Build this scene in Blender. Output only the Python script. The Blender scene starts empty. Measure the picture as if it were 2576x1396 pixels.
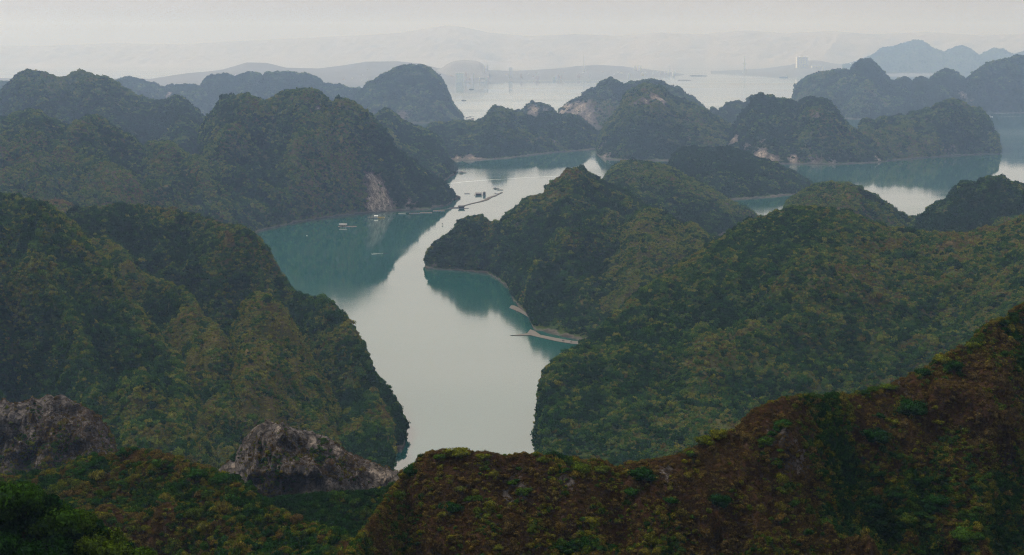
import bpy, math, random
import numpy as np
random.seed(7); RNG = np.random.default_rng(11)
sc = bpy.context.scene
COL = sc.collection

# ------------------------------------------------------------------ camera
CAMZ = 250.0
CX, CY, F = 1288.0, 698.0, 2576*60/36          # photo measured on a 2576 x 1396 sheet
TH = math.atan((CY-125)/F)
cam_d = bpy.data.cameras.new('camera'); cam = bpy.data.objects.new('camera', cam_d); COL.objects.link(cam)
cam_d.lens = 60; cam_d.sensor_width = 36; cam_d.clip_start = 1; cam_d.clip_end = 80000
cam.location = (0, 0, CAMZ); cam.rotation_euler = (math.pi/2-TH, 0, 0)
sc.camera = cam

# ------------------------------------------------------------------ world, sun, exposure
SUN_EL, SUN_AZ = math.radians(52), math.radians(-58)      # ahead and to the left
w = bpy.data.worlds.new('World'); sc.world = w; w.use_nodes = True
nt = w.node_tree; N = nt.nodes; Lk = nt.links
for n in list(N): N.remove(n)
out = N.new('ShaderNodeOutputWorld'); bg = N.new('ShaderNodeBackground'); bg.inputs[1].default_value = 0.1
sky = N.new('ShaderNodeTexSky'); sky.sky_type = 'NISHITA'; sky.sun_disc = False
sky.sun_elevation = SUN_EL; sky.sun_rotation = SUN_AZ
sky.air_density = 1.0; sky.dust_density = 6.0; sky.ozone_density = 1.0
hs = N.new('ShaderNodeHueSaturation'); hs.inputs['Saturation'].default_value = 0.25
Lk.new(sky.outputs[0], hs.inputs['Color'])
tc = N.new('ShaderNodeTexCoord'); sp = N.new('ShaderNodeSeparateXYZ'); Lk.new(tc.outputs['Generated'], sp.inputs[0])
rp = N.new('ShaderNodeValToRGB'); Lk.new(sp.outputs[2], rp.inputs[0])
cr = rp.color_ramp
SKYCOL = [(0.0, (.50, .46, .455)), (0.014, (.56, .52, .505)), (0.034, (.63, .585, .56)), (0.10, (.87, .785, .72)), (0.25, (1.22, 1.07, .965)), (0.6, (1.25, 1.22, 1.16)), (1.0, (1.45, 1.42, 1.36))]
while len(cr.elements) < len(SKYCOL): cr.elements.new(0.5)
for e, (p, c) in zip(cr.elements, SKYCOL): e.position = p; e.color = (*c, 1)
mul = N.new('ShaderNodeVectorMath'); mul.operation = 'SCALE'; mul.inputs['Scale'].default_value = 10.0
Lk.new(rp.outputs[0], mul.inputs[0])
# soft cloud mottling in the overcast
mp = N.new('ShaderNodeMapping'); mp.inputs['Scale'].default_value = (3.5, 3.5, 34)
Lk.new(tc.outputs['Generated'], mp.inputs[0])
nz = N.new('ShaderNodeTexNoise'); nz.inputs['Scale'].default_value = 1.6; nz.inputs['Detail'].default_value = 4
Lk.new(mp.outputs[0], nz.inputs['Vector'])
mr = N.new('ShaderNodeMapRange'); mr.inputs[1].default_value = 0.3; mr.inputs[2].default_value = 0.7
mr.inputs[3].default_value = 0.93; mr.inputs[4].default_value = 1.07
Lk.new(nz.outputs[0], mr.inputs[0])
mul2 = N.new('ShaderNodeVectorMath'); mul2.operation = 'SCALE'
bk = N.new('ShaderNodeMapRange'); bk.interpolation_type = 'SMOOTHSTEP'; Lk.new(sp.outputs[1], bk.inputs[0])   # overcast is brightest round the veiled sun, dull behind
bk.inputs[1].default_value = -0.85; bk.inputs[2].default_value = 0.25; bk.inputs[3].default_value = 0.17; bk.inputs[4].default_value = 1.0
mm = N.new('ShaderNodeMath'); mm.operation = 'MULTIPLY'; Lk.new(mr.outputs[0], mm.inputs[0]); Lk.new(bk.outputs[0], mm.inputs[1])
Lk.new(mul.outputs[0], mul2.inputs[0]); Lk.new(mm.outputs[0], mul2.inputs['Scale'])
mx = N.new('ShaderNodeMix'); mx.data_type = 'RGBA'; mx.inputs[0].default_value = 0.9
Lk.new(hs.outputs[0], mx.inputs[6]); Lk.new(mul2.outputs[0], mx.inputs[7])
Lk.new(mx.outputs[2], bg.inputs[0]); Lk.new(bg.outputs[0], out.inputs[0])

sun_d = bpy.data.lights.new('sun', 'SUN'); sun_d.energy = 2.5; sun_d.angle = math.radians(9); sun_d.color = (1, 0.93, 0.82)
sun = bpy.data.objects.new('sun', sun_d); COL.objects.link(sun)
from mathutils import Vector, Matrix
sdir = Vector((math.sin(SUN_AZ)*math.cos(SUN_EL), math.cos(SUN_AZ)*math.cos(SUN_EL), math.sin(SUN_EL)))
sun.rotation_euler = sdir.to_track_quat('Z', 'Y').to_euler(); sun.location = (0, 0, 900)
HAZE_DENSITY = 8.0e-5
HAZE_COLOR = (0.47, 0.65, 1.0)
sc.view_settings.view_transform = 'Standard'; sc.view_settings.look = 'None'
sc.view_settings.exposure = 0.0; sc.view_settings.gamma = 1.0
cy = sc.cycles
cy.use_denoising = True
try: cy.denoiser = 'OPENIMAGEDENOISE'; cy.denoising_input_passes = 'RGB_ALBEDO_NORMAL'; cy.denoising_prefilter = 'NONE'; cy.denoising_quality = 'HIGH'
except Exception: pass
cy.max_bounces = 7; cy.diffuse_bounces = 2; cy.glossy_bounces = 2; cy.transmission_bounces = 3; cy.volume_bounces = 4
cy.transparent_max_bounces = 8; cy.use_adaptive_sampling = False; cy.filter_width = 1.1

# ------------------------------------------------------------------ helpers
def raydir(x, y):
    a, b = np.asarray(x, float)-CX, CY-np.asarray(y, float)
    return a, F*math.cos(TH)+b*math.sin(TH), -F*math.sin(TH)+b*math.cos(TH)
def P(x, y, D):                                   # pixel and distance ahead -> point
    dx, dy, dz = raydir(x, y); k = D/dy
    return dx*k, D+0*dx, CAMZ+dz*k
def WAT(x, y, z=0.0):                             # pixel -> point on the water
    dx, dy, dz = raydir(x, y); k = (z-CAMZ)/dz
    return dx*k, dy*k, z+0*dx
def PROJ(X, Y, Z):
    zz = Z-CAMZ
    dep = Y*math.cos(TH)-zz*math.sin(TH); up = Y*math.sin(TH)+zz*math.cos(TH)
    return CX+F*X/dep, CY-F*up/dep, dep

_pt = np.random.default_rng(5).permutation(512); _pt = np.concatenate([_pt, _pt, _pt])
_gr = np.random.default_rng(6).uniform(-1, 1, 512)
def vnoise(x, y):
    x = np.asarray(x, float); y = np.asarray(y, float)
    xi = np.floor(x).astype(np.int64); yi = np.floor(y).astype(np.int64)
    xf = x-xi; yf = y-yi
    u = xf*xf*xf*(xf*(xf*6-15)+10); v = yf*yf*yf*(yf*(yf*6-15)+10)
    def h(i, j): return _gr[_pt[_pt[i & 511]+(j & 511)] & 511]
    a, b, c, d = h(xi, yi), h(xi+1, yi), h(xi, yi+1), h(xi+1, yi+1)
    return (a*(1-u)+b*u)*(1-v)+(c*(1-u)+d*u)*v
def fbm(x, y, o=4, g=0.5):
    s = 0; a = 1; n = 0
    for k in range(o):
        s = s+a*vnoise(x*2**k+17.3*k, y*2**k-9.1*k); n += a; a *= g
    return s/n*1.5
def ridged(x, y, o=3):
    s = 0; a = 1; n = 0
    for k in range(o):
        s = s+a*(1-2*np.abs(vnoise(x*2**k+31.7*k, y*2**k+5.3*k))); n += a; a *= .5
    return s/n

def tag(o, label=None, cat=None, group=None, kind=None):
    if label: o['label'] = label
    if cat: o['category'] = cat
    if group: o['group'] = group
    if kind: o['kind'] = kind
    return o
def mesh_np(name, V, Fq, mat, attrs=None, smooth=False, parent=None, link=True):
    V = np.asarray(V, np.float32).reshape(-1, 3); Fq = np.asarray(Fq, np.int32)
    me = bpy.data.meshes.new(name); k = Fq.shape[1]
    me.vertices.add(len(V)); me.vertices.foreach_set('co', V.ravel())
    me.loops.add(Fq.size); me.loops.foreach_set('vertex_index', Fq.ravel())
    me.polygons.add(len(Fq)); me.polygons.foreach_set('loop_start', np.arange(0, Fq.size, k, dtype=np.int32))
    me.polygons.foreach_set('loop_total', np.full(len(Fq), k, np.int32))
    if smooth: me.polygons.foreach_set('use_smooth', np.ones(len(Fq), bool))
    for an, av in (attrs or {}).items():
        at = me.attributes.new(an, 'FLOAT', 'POINT'); at.data.foreach_set('value', np.asarray(av, np.float32).ravel())
    me.update(calc_edges=True); me.validate()
    if mat: me.materials.append(mat)
    o = bpy.data.objects.new(name, me)
    if link: COL.objects.link(o)
    if parent: o.parent = parent
    return o
def empty(name, loc, rz=0):
    o = bpy.data.objects.new(name, None); COL.objects.link(o); o.location = loc; o.rotation_euler = (0, 0, rz); o.empty_display_size = 1
    return o
class MB:                                          # small solid-shape collector
    def __init__(s): s.v = []; s.f = []
    def hexa(s, pts):
        n = len(s.v); s.v += [tuple(p) for p in pts]
        s.f += [tuple(n+i for i in q) for q in ((0, 3, 2, 1), (4, 5, 6, 7), (0, 1, 5, 4), (1, 2, 6, 5), (2, 3, 7, 6), (3, 0, 4, 7))]
    def box(s, x0, x1, y0, y1, z0, z1, tx=0, ty=0):
        s.hexa([(x0, y0, z0), (x1, y0, z0), (x1, y1, z0), (x0, y1, z0), (x0+tx, y0+ty, z1), (x1-tx, y0+ty, z1), (x1-tx, y1-ty, z1), (x0+tx, y1-ty, z1)])
    def bar(s, a, b, r0, r1=None, n=6):
        r1 = r0 if r1 is None else r1
        a = Vector(a); b = Vector(b); q = (b-a).to_track_quat('Z', 'Y'); k = len(s.v)
        for c, r in ((a, r0), (b, r1)):
            for i in range(n):
                t = 2*math.pi*i/n; s.v.append(tuple(c+q @ Vector((r*math.cos(t), r*math.sin(t), 0))))
        for i in range(n): s.f.append((k+i, k+(i+1) % n, k+n+(i+1) % n, k+n+i))
        s.f.append(tuple(k+i for i in range(n))[::-1]); s.f.append(tuple(k+n+i for i in range(n)))
    def loft(s, secs):                             # list of closed rings of equal length
        k = len(s.v); n = len(secs[0])
        for r in secs: s.v += [tuple(p) for p in r]
        for j in range(len(secs)-1):
            for i in range(n): s.f.append((k+j*n+i, k+j*n+(i+1) % n, k+(j+1)*n+(i+1) % n, k+(j+1)*n+i))
        s.f.append(tuple(k+i for i in range(n))[::-1]); s.f.append(tuple(k+(len(secs)-1)*n+i for i in range(n)))
    def build(s, name, mat, parent=None):
        me = bpy.data.meshes.new(name); me.from_pydata(s.v, [], s.f); me.update(); me.materials.append(mat)
        o = bpy.data.objects.new(name, me); COL.objects.link(o)
        if parent: o.parent = parent
        return o

# ------------------------------------------------------------------ materials
class NT:
    def __init__(s, name):
        s.m = bpy.data.materials.new(name); s.m.use_nodes = True; s.t = s.m.node_tree
        for n in list(s.t.nodes): s.t.nodes.remove(n)
        s.out = s.n('ShaderNodeOutputMaterial')
    def n(s, typ, **kw):
        x = s.t.nodes.new(typ)
        for k, v in kw.items():
            if k.startswith('i_'): x.inputs[int(k[2:])].default_value = v
            else: setattr(x, k, v)
        return x
    def l(s, a, b): s.t.links.new(a, b)
    def attr(s, name, typ='GEOMETRY'):
        return s.n('ShaderNodeAttribute', attribute_name=name, attribute_type=typ).outputs['Fac']
    def noise(s, vec, scale, detail=3, rough=0.5):
        x = s.n('ShaderNodeTexNoise'); s.l(vec, x.inputs['Vector'])
        x.inputs['Scale'].default_value = scale; x.inputs['Detail'].default_value = detail; x.inputs['Roughness'].default_value = rough
        return x.outputs[0]
    def ramp(s, fac, stops, interp='LINEAR'):
        x = s.n('ShaderNodeValToRGB'); c = x.color_ramp; c.interpolation = interp
        while len(c.elements) < len(stops): c.elements.new(.5)
        for e, (p, col) in zip(c.elements, stops): e.position = p; e.color = (*col, 1) if len(col) == 3 else col
        if fac is not None: s.l(fac, x.inputs[0])
        return x.outputs[0]
    def mix(s, fac, a, b, blend='MIX'):
        x = s.n('ShaderNodeMix', data_type='RGBA', blend_type=blend)
        for i, v in ((0, fac), (6, a), (7, b)):
            if isinstance(v, (int, float)): x.inputs[i].default_value = v
            elif isinstance(v, tuple): x.inputs[i].default_value = (*v, 1)
            else: s.l(v, x.inputs[i])
        return x.outputs[2]
    def mth(s, op, a, b=None, clamp=False):
        x = s.n('ShaderNodeMath', operation=op, use_clamp=clamp)
        for i, v in ((0, a), (1, b)):
            if v is None: continue
            if isinstance(v, (int, float)): x.inputs[i].default_value = v
            else: s.l(v, x.inputs[i])
        return x.outputs[0]
    def rng(s, v, a, b, c=0., d=1.):
        x = s.n('ShaderNodeMapRange'); s.l(v, x.inputs[0])
        for i, k in enumerate((a, b, c, d)): x.inputs[i+1].default_value = k
        return x.outputs[0]
    def pos(s, scale=(1, 1, 1)):
        g = s.n('ShaderNodeNewGeometry'); m = s.n('ShaderNodeMapping'); m.inputs['Scale'].default_value = scale
        s.l(g.outputs['Position'], m.inputs[0]); return m.outputs[0]

def simple(name, col, rough=0.7, var=0.25, scale=0.5):
    t = NT(name); p = t.n('ShaderNodeBsdfPrincipled'); p.inputs['Roughness'].default_value = rough
    p.inputs['Specular IOR Level'].default_value = 0.2
    n = t.noise(t.pos(), scale, 4)
    c = t.mix(n, tuple(v*(1-var) for v in col), tuple(min(1, v*(1+var)) for v in col))
    t.l(c, p.inputs['Base Color']); t.l(p.outputs[0], t.out.inputs[0]); return t.m

GREEN = [(0.0, (0.010, 0.036, 0.012)), (0.25, (0.020, 0.070, 0.014)), (0.45, (0.066, 0.128, 0.018)), (0.62, (0.180, 0.185, 0.028)), (0.80, (0.125, 0.100, 0.030)), (1.0, (0.115, 0.072, 0.030))]
SCRUB_SHADED = [(0.0, (0.009, 0.034, 0.008)), (0.25, (0.015, 0.052, 0.008)), (0.45, (0.042, 0.080, 0.008)), (0.60, (0.120, 0.120, 0.010)), (0.72, (0.105, 0.076, 0.020)), (1.0, (0.078, 0.050, 0.019))]     # bracken and rusty grass, colours darkened to paint in the foreground's shade
def foliage_mat(name, ramp, transl=0.25):
    t = NT(name); tint = t.attr('tint', 'INSTANCER')
    oi = t.n('ShaderNodeObjectInfo'); r = t.rng(oi.outputs['Random'], 0, 1, -0.06, 0.06)
    v = t.mth('ADD', tint, r); c = t.ramp(v, ramp)
    n = t.noise(t.pos(), 0.9, 2); c = t.mix(1.0, c, t.ramp(n, [(0.3, (0.6, 0.6, 0.62)), (0.7, (1.4, 1.4, 1.3))]), 'MULTIPLY')
    c = t.mix(1.0, c, t.ramp(t.noise(t.pos(), 3.5, 2), [(0.35, (0.45, 0.45, 0.5)), (0.65, (1.7, 1.65, 1.4))]), 'MULTIPLY')
    d = t.n('ShaderNodeBsdfDiffuse'); t.l(c, d.inputs[0])
    tr = t.n('ShaderNodeBsdfTranslucent'); t.l(c, tr.inputs[0])
    ms = t.n('ShaderNodeMixShader'); ms.inputs[0].default_value = transl
    t.l(d.outputs[0], ms.inputs[1]); t.l(tr.outputs[0], ms.inputs[2]); t.l(ms.outputs[0], t.out.inputs[0])
    return t.m
def terrain_mat(name, rusty=False):  # rusty: browner soil and rock, both also darkened as painted-in foreground shade
    t = NT(name); p = t.pos(); dry = t.attr('dry'); rock = t.attr('rock')
    n1 = t.noise(p, 0.06, 5, .6); n2 = t.noise(p, 0.45, 4, .65)
    dd = t.mth('ADD', dry, t.rng(n1, .3, .7, -.3, .3))
    soil = t.ramp(dd, [(0.0, (0.020, 0.045, 0.014)), (0.35, (0.044, 0.072, 0.016)), (0.6, (0.080, 0.078, 0.024)), (1.0, (0.105, 0.072, 0.032))] if not rusty else [(0.0, (0.010, 0.020, 0.007)), (0.35, (0.020, 0.024, 0.007)), (0.6, (0.045, 0.030, 0.012)), (1.0, (0.068, 0.036, 0.018))])  # rusty variant: browner soil, also darkened as painted-in foreground shade
    soil = t.mix(1., soil, t.ramp(n2, [(.3, (.55, .6, .6)), (.7, (1.5, 1.4, 1.3))]), 'MULTIPLY')
    # limestone: vertical streaks and cracks
    ps = t.pos((1, 1, .4)); s1 = t.noise(ps, .22, 8, .72); s2 = t.noise(t.pos((1, 1, .8)), .8, 7, .8)
    vo = t.n('ShaderNodeTexVoronoi', feature='DISTANCE_TO_EDGE'); vo.inputs['Scale'].default_value = .32; t.l(t.pos((1, 1, 1.5)), vo.inputs['Vector'])
    rc = t.ramp(s1, [(.32, (.028, .026, .022)), (.45, (.10, .09, .08)), (.58, (.20, .18, .16)), (.76, (.40, .37, .34) if not rusty else (.25, .225, .21))])
    rc = t.mix(1., rc, t.ramp(s2, [(.3, (.35, .36, .38)), (.62, (1.15, 1.1, 1.1))]), 'MULTIPLY')
    rc = t.mix(1., rc, t.ramp(vo.outputs['Distance'], [(0, (.3, .3, .3)), (.09, (1., 1., 1.))]), 'MULTIPLY')
    rc = t.mix(t.rng(n1, .55, .66, 0, .7), rc, (.035, .03, .022))
    rc = t.mix(t.rng(rock, .78, .95), rc, t.mix(1., rc, (2.4, 2.3, 2.15), 'MULTIPLY'))
    rf = t.mth('ADD', rock, t.rng(s2, .3, .7, -.35, .35)); rf = t.rng(rf, .4, .6)
    c = t.mix(rf, soil, rc)
    # bare tide line along the water
    g = t.n('ShaderNodeNewGeometry'); sx = t.n('ShaderNodeSeparateXYZ'); t.l(g.outputs['Position'], sx.inputs[0])
    zt = t.mth('ADD', sx.outputs[2], t.rng(n1, .3, .7, -2.2, 2.0))
    tide = t.ramp(t.rng(zt, -1, 9), [(0, (.05, .045, .04)), (.13, (.07, .06, .05)), (.17, (.11, .097, .085)), (.3, (.135, .12, .105)), (.5, (.12, .1, .08))])
    c = t.mix(t.rng(zt, 1.3, 2.2, 1, 0), c, tide)
    b = t.n('ShaderNodeBump'); b.inputs['Strength'].default_value = 1.0; b.inputs['Distance'].default_value = 1.2
    t.l(t.mth('ADD', s2, n2), b.inputs['Height'])
    d = t.n('ShaderNodeBsdfDiffuse'); t.l(c, d.inputs[0]); t.l(b.outputs[0], d.inputs['Normal'])
    t.l(d.outputs[0], t.out.inputs[0]); return t.m
def water_mat():
    t = NT('sea_water'); p = t.n('ShaderNodeBsdfPrincipled')
    ps = t.pos((1, .35, 1))
    c = t.ramp(t.noise(t.pos(), .0016, 4), [(.3, (.008, .068, .060)), (.7, (.012, .085, .074))])
    t.l(c, p.inputs['Base Color']); p.inputs['IOR'].default_value = 1.9
    wind = t.noise(t.pos((.35, 1, 1)), .0011, 5, .6)
    t.l(t.ramp(wind, [(.44, (.02,)*3), (.6, (.11,)*3)]), p.inputs['Roughness'])
    b = t.n('ShaderNodeBump'); b.inputs['Strength'].default_value = .06; b.inputs['Distance'].default_value = .25
    t.l(t.noise(t.pos((.6, 1, 1)), .22, 3), b.inputs['Height']); t.l(b.outputs[0], p.inputs['Normal'])
    t.l(p.outputs[0], t.out.inputs[0]); return t.m
M_FOL = foliage_mat('forest_foliage', GREEN); M_SCR_SHADED = foliage_mat('shaded_dry_scrub_foliage', SCRUB_SHADED); M_TER = terrain_mat('hillside'); M_RUST_SHADED = terrain_mat('rusty_hillside', True); M_WAT = water_mat()  # rusty_hillside: rusty ground, also darkened as painted-in foreground shade
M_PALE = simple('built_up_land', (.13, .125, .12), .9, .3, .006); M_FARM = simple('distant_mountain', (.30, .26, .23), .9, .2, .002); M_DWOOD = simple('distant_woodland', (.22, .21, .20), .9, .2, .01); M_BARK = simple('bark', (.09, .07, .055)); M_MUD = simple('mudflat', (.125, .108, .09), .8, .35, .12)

# ------------------------------------------------------------------ foliage models (prototypes only, never linked on their own)
def ico(sub=1):
    import bmesh
    bm = bmesh.new(); bmesh.ops.create_icosphere(bm, subdivisions=sub, radius=1)
    v = np.array([x.co[:] for x in bm.verts]); f = np.array([[q.index for q in x.verts] for x in bm.faces]); bm.free(); return v, f
ICO1, ICO2 = ico(1), ico(2)
def crown(seed, nleaf, leaf, lobes=6, flat=.62, core=.74, droop=0.):
    """unit crown: radius about 1, base at z=0; leaf-sized triangles over several lobes, with a rough core"""
    r = np.random.default_rng(seed); V = []; Fc = []; n = 0
    cen = [np.array([0, 0, flat*.62])]; rad = [.62]
    for k in range(lobes):
        a = 2*math.pi*(k+r.uniform(-.3, .3))/lobes; rr = r.uniform(.35, .68)
        cen.append(np.array([rr*math.cos(a), rr*math.sin(a), flat*r.uniform(.3, .95)])); rad.append(r.uniform(.26, .46))
    cen = np.array(cen); rad = np.array(rad)
    for c, R in zip(cen, rad):
        v = ICO1[0]*R*core; v = v*(1+.22*r.standard_normal((len(v), 1))); v[:, 2] *= .85
        V.append(v+c); Fc.append(ICO1[1]+n); n += len(v)
    w = rad**2; w /= w.sum(); k = r.choice(len(rad), nleaf, p=w)
    d = r.standard_normal((nleaf, 3)); d[:, 2] = np.abs(d[:, 2])*.9-.25; d /= np.linalg.norm(d, axis=1)[:, None]
    pos = cen[k]+d*(rad[k]*r.uniform(.8, 1.12, nleaf))[:, None]*np.array([1, 1, .85])
    nn = d+.55*r.standard_normal((nleaf, 3)); nn /= np.linalg.norm(nn, axis=1)[:, None]
    a = np.cross(nn, r.standard_normal((nleaf, 3))); a /= np.linalg.norm(a, axis=1)[:, None]; b = np.cross(nn, a)
    s = leaf*r.uniform(.6, 1.35, nleaf)[:, None]
    q = np.stack([pos+a*s, pos-a*s*.5+b*s*.8, pos-a*s*.6-b*s*.75], 1)
    q[:, 1:, 2] -= droop*leaf
    V.append(q.reshape(-1, 3)); Fc.append(np.arange(nleaf*3).reshape(-1, 3)+n)
    V = np.concatenate(V); V[:, 2] = V[:, 2]-.12
    return V, np.concatenate(Fc)
def tuft(seed, nb, wid=.09):
    r = np.random.default_rng(seed); a = r.uniform(0, 2*math.pi, nb); R = r.uniform(0, .8, nb)**.7
    base = np.stack([R*np.cos(a), R*np.sin(a), -.15+0*a], 1); le = r.uniform(.45, 1., nb)*(1.1-.5*R)
    tip = base+np.stack([.5*np.cos(a)*R+.25*r.standard_normal(nb), .5*np.sin(a)*R+.25*r.standard_normal(nb), le], 1)
    sd = np.stack([np.cos(a*3.1), np.sin(a*3.1), 0*a], 1)*wid*r.uniform(.6, 1.6, nb)[:, None]
    q = np.stack([base-sd, base+sd, tip], 1).reshape(-1, 3); return q, np.arange(nb*3).reshape(-1, 3)
def proto_coll(name, items):
    c = bpy.data.collections.new(name)
    for i, (v, f) in enumerate(items): c.objects.link(mesh_np('%s_%02d' % (name, i), v, f, M_SCR_SHADED if 'near' in name else M_FOL, link=False))
    return c
# index 0-4 crowns, 5-6 tufts
PC = {
 'far': proto_coll('proto_far', [crown(10+i, 46, .27, 5) for i in range(5)]+[tuft(30+i, 18, .2) for i in range(2)]),
 'mid': proto_coll('proto_mid', [crown(20+i, 190, .15, 7) for i in range(5)]+[tuft(40+i, 50, .12) for i in range(2)]),
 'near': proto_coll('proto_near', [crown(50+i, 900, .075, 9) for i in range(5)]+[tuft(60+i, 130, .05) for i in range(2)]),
}
def scatter(name, pts, scl, rot, var, tint, lod, label):
    me = bpy.data.meshes.new(name); n = len(pts); me.vertices.add(n); me.vertices.foreach_set('co', np.asarray(pts, np.float32).ravel())
    for an, av in (('scl', scl), ('rot', rot)):
        a = me.attributes.new(an, 'FLOAT_VECTOR', 'POINT'); a.data.foreach_set('vector', np.asarray(av, np.float32).ravel())
    a = me.attributes.new('var', 'INT', 'POINT'); a.data.foreach_set('value', np.asarray(var, np.int32))
    a = me.attributes.new('tint', 'FLOAT', 'POINT'); a.data.foreach_set('value', np.asarray(tint, np.float32))
    me.update(); o = bpy.data.objects.new(name, me); COL.objects.link(o)
    if lod not in GN:
        g = bpy.data.node_groups.new('scatter_'+lod, 'GeometryNodeTree')
        g.interface.new_socket('Geometry', in_out='INPUT', socket_type='NodeSocketGeometry')
        g.interface.new_socket('Geometry', in_out='OUTPUT', socket_type='NodeSocketGeometry')
        gi = g.nodes.new('NodeGroupInput'); go = g.nodes.new('NodeGroupOutput')
        ip = g.nodes.new('GeometryNodeInstanceOnPoints'); ci = g.nodes.new('GeometryNodeCollectionInfo')
        ci.inputs['Collection'].default_value = PC[lod]; ci.inputs['Separate Children'].default_value = True; ci.inputs['Reset Children'].default_value = True
        def na(nm, dt):
            x = g.nodes.new('GeometryNodeInputNamedAttribute'); x.data_type = dt; x.inputs['Name'].default_value = nm; return x.outputs['Attribute']
        g.links.new(gi.outputs[0], ip.inputs['Points']); g.links.new(ci.outputs[0], ip.inputs['Instance'])
        ip.inputs['Pick Instance'].default_value = True
        g.links.new(na('var', 'INT'), ip.inputs['Instance Index']); g.links.new(na('rot', 'FLOAT_VECTOR'), ip.inputs['Rotation']); g.links.new(na('scl', 'FLOAT_VECTOR'), ip.inputs['Scale'])
        g.links.new(ip.outputs[0], go.inputs[0]); GN[lod] = g
    md = o.modifiers.new('scatter', 'NODES'); md.node_group = GN[lod]
    tag(o, label, 'vegetation', kind='stuff'); return o
GN = {}

# ------------------------------------------------------------------ hills
# every hill: crest points (x, y, distance) and foot, either shoreline pixels [(x, y)] or a run in metres in front of the crest
HILLS = []
def hill(name, label, crest, base=None, run=None, zb=-4., back=None, p=1.9, amp=.22, gul=70., lump=3.5, lod='far',
         size=7., dens=1., dry=.35, rock=.0, patches=(), forest=None, px=None, jag=0., seed=0, cat='hill', shrub=True, hi=False, mat=None, tcap=1.):
    HILLS.append(dict(locals()))
def L2(pts, D): return [(x, y, D) for x, y in pts]
def LD(pts, ds):                                    # interpolate distance over x from (x, D) pairs
    xs = [a for a, _ in ds]; dd = [b for _, b in ds]
    return [(x, y, float(np.interp(x, xs, dd))) for x, y in pts]

# --- far coast
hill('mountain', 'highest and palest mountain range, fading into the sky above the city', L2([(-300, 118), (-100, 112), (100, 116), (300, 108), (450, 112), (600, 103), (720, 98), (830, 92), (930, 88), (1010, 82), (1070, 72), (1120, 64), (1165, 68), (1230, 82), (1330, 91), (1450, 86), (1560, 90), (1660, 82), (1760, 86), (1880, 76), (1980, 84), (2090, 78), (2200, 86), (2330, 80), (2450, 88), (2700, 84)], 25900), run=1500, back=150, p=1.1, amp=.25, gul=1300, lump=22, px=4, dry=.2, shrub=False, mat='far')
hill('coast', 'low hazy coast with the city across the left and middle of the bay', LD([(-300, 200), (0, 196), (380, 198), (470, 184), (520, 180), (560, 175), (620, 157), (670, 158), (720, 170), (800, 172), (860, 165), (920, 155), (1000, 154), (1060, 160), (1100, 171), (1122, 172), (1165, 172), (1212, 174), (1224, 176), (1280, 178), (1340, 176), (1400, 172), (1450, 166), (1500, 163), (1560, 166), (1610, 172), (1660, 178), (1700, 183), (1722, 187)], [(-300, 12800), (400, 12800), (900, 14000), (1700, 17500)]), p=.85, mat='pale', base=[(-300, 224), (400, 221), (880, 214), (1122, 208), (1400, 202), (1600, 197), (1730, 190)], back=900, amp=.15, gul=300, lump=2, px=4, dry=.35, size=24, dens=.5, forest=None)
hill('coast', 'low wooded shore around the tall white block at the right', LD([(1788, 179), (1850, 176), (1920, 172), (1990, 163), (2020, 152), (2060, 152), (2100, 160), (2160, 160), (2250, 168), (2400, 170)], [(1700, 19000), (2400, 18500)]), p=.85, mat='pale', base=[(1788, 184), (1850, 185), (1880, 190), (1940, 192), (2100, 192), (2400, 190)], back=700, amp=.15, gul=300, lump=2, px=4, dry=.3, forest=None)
hill('mountain', 'hazy jagged peaks beyond the water at the upper right', L2([(2120, 165), (2160, 154), (2200, 136), (2216, 122), (2250, 116), (2285, 106), (2310, 101), (2328, 108), (2345, 121), (2375, 131), (2395, 122), (2420, 115), (2442, 123), (2462, 141), (2478, 132), (2500, 121), (2530, 127), (2550, 138), (2576, 130), (2620, 126), (2700, 140)], 17600), base=[(2120, 189), (2700, 188)], back=900, amp=.2, gul=350, lump=4, px=4, size=22, dens=.6, dry=.3, forest='hazy woods over the jagged peaks at the upper right')
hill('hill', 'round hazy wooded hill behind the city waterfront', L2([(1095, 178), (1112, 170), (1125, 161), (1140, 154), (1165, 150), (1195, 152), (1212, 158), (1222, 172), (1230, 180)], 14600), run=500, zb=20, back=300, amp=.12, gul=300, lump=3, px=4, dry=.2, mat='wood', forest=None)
# --- far islands
hill('island', 'long blue-grey cliff island far left with flat-topped blocks', L2([(-120, 215), (-20, 207), (20, 206), (60, 215), (200, 222), (270, 212), (291, 205), (318, 195), (340, 199), (356, 202), (394, 214), (416, 224), (424, 216), (455, 217), (483, 215), (508, 221), (512, 205), (524, 194), (548, 189), (582, 191), (597, 196), (609, 187), (637, 184), (654, 189), (661, 198), (669, 187), (712, 183), (770, 187), (798, 197), (816, 216), (825, 211), (835, 216), (855, 215), (876, 222), (912, 227), (940, 250)], 7200), run=500, back=400, p=3.2, amp=.12, gul=160, lump=6, size=13, dens=.9, dry=.25, rock=.12, patches=[(425, 235, 26, .7), (440, 262, 18, .5)], forest='blue-grey hazed woods on the flat-topped cliff island far left')
hill('island', 'great rounded blue-grey dome island dropping steeply to the pale channel', L2([(890, 250), (905, 232), (928, 209), (962, 190), (1000, 171), (1020, 166), (1047, 166), (1058, 165), (1075, 169), (1095, 185), (1112, 202), (1123, 226), (1133, 253), (1147, 274), (1164, 289), (1181, 298), (1193, 308)], 6600), base=[(880, 308), (1100, 310), (1196, 309)], back=500, p=2.6, amp=.13, gul=130, lump=5, size=12, dens=.9, dry=.3, rock=.1, patches=[(1012, 292, 28, .75), (1025, 290, 12, .6)], forest='blue-grey hazed woods on the great dome island')
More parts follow.
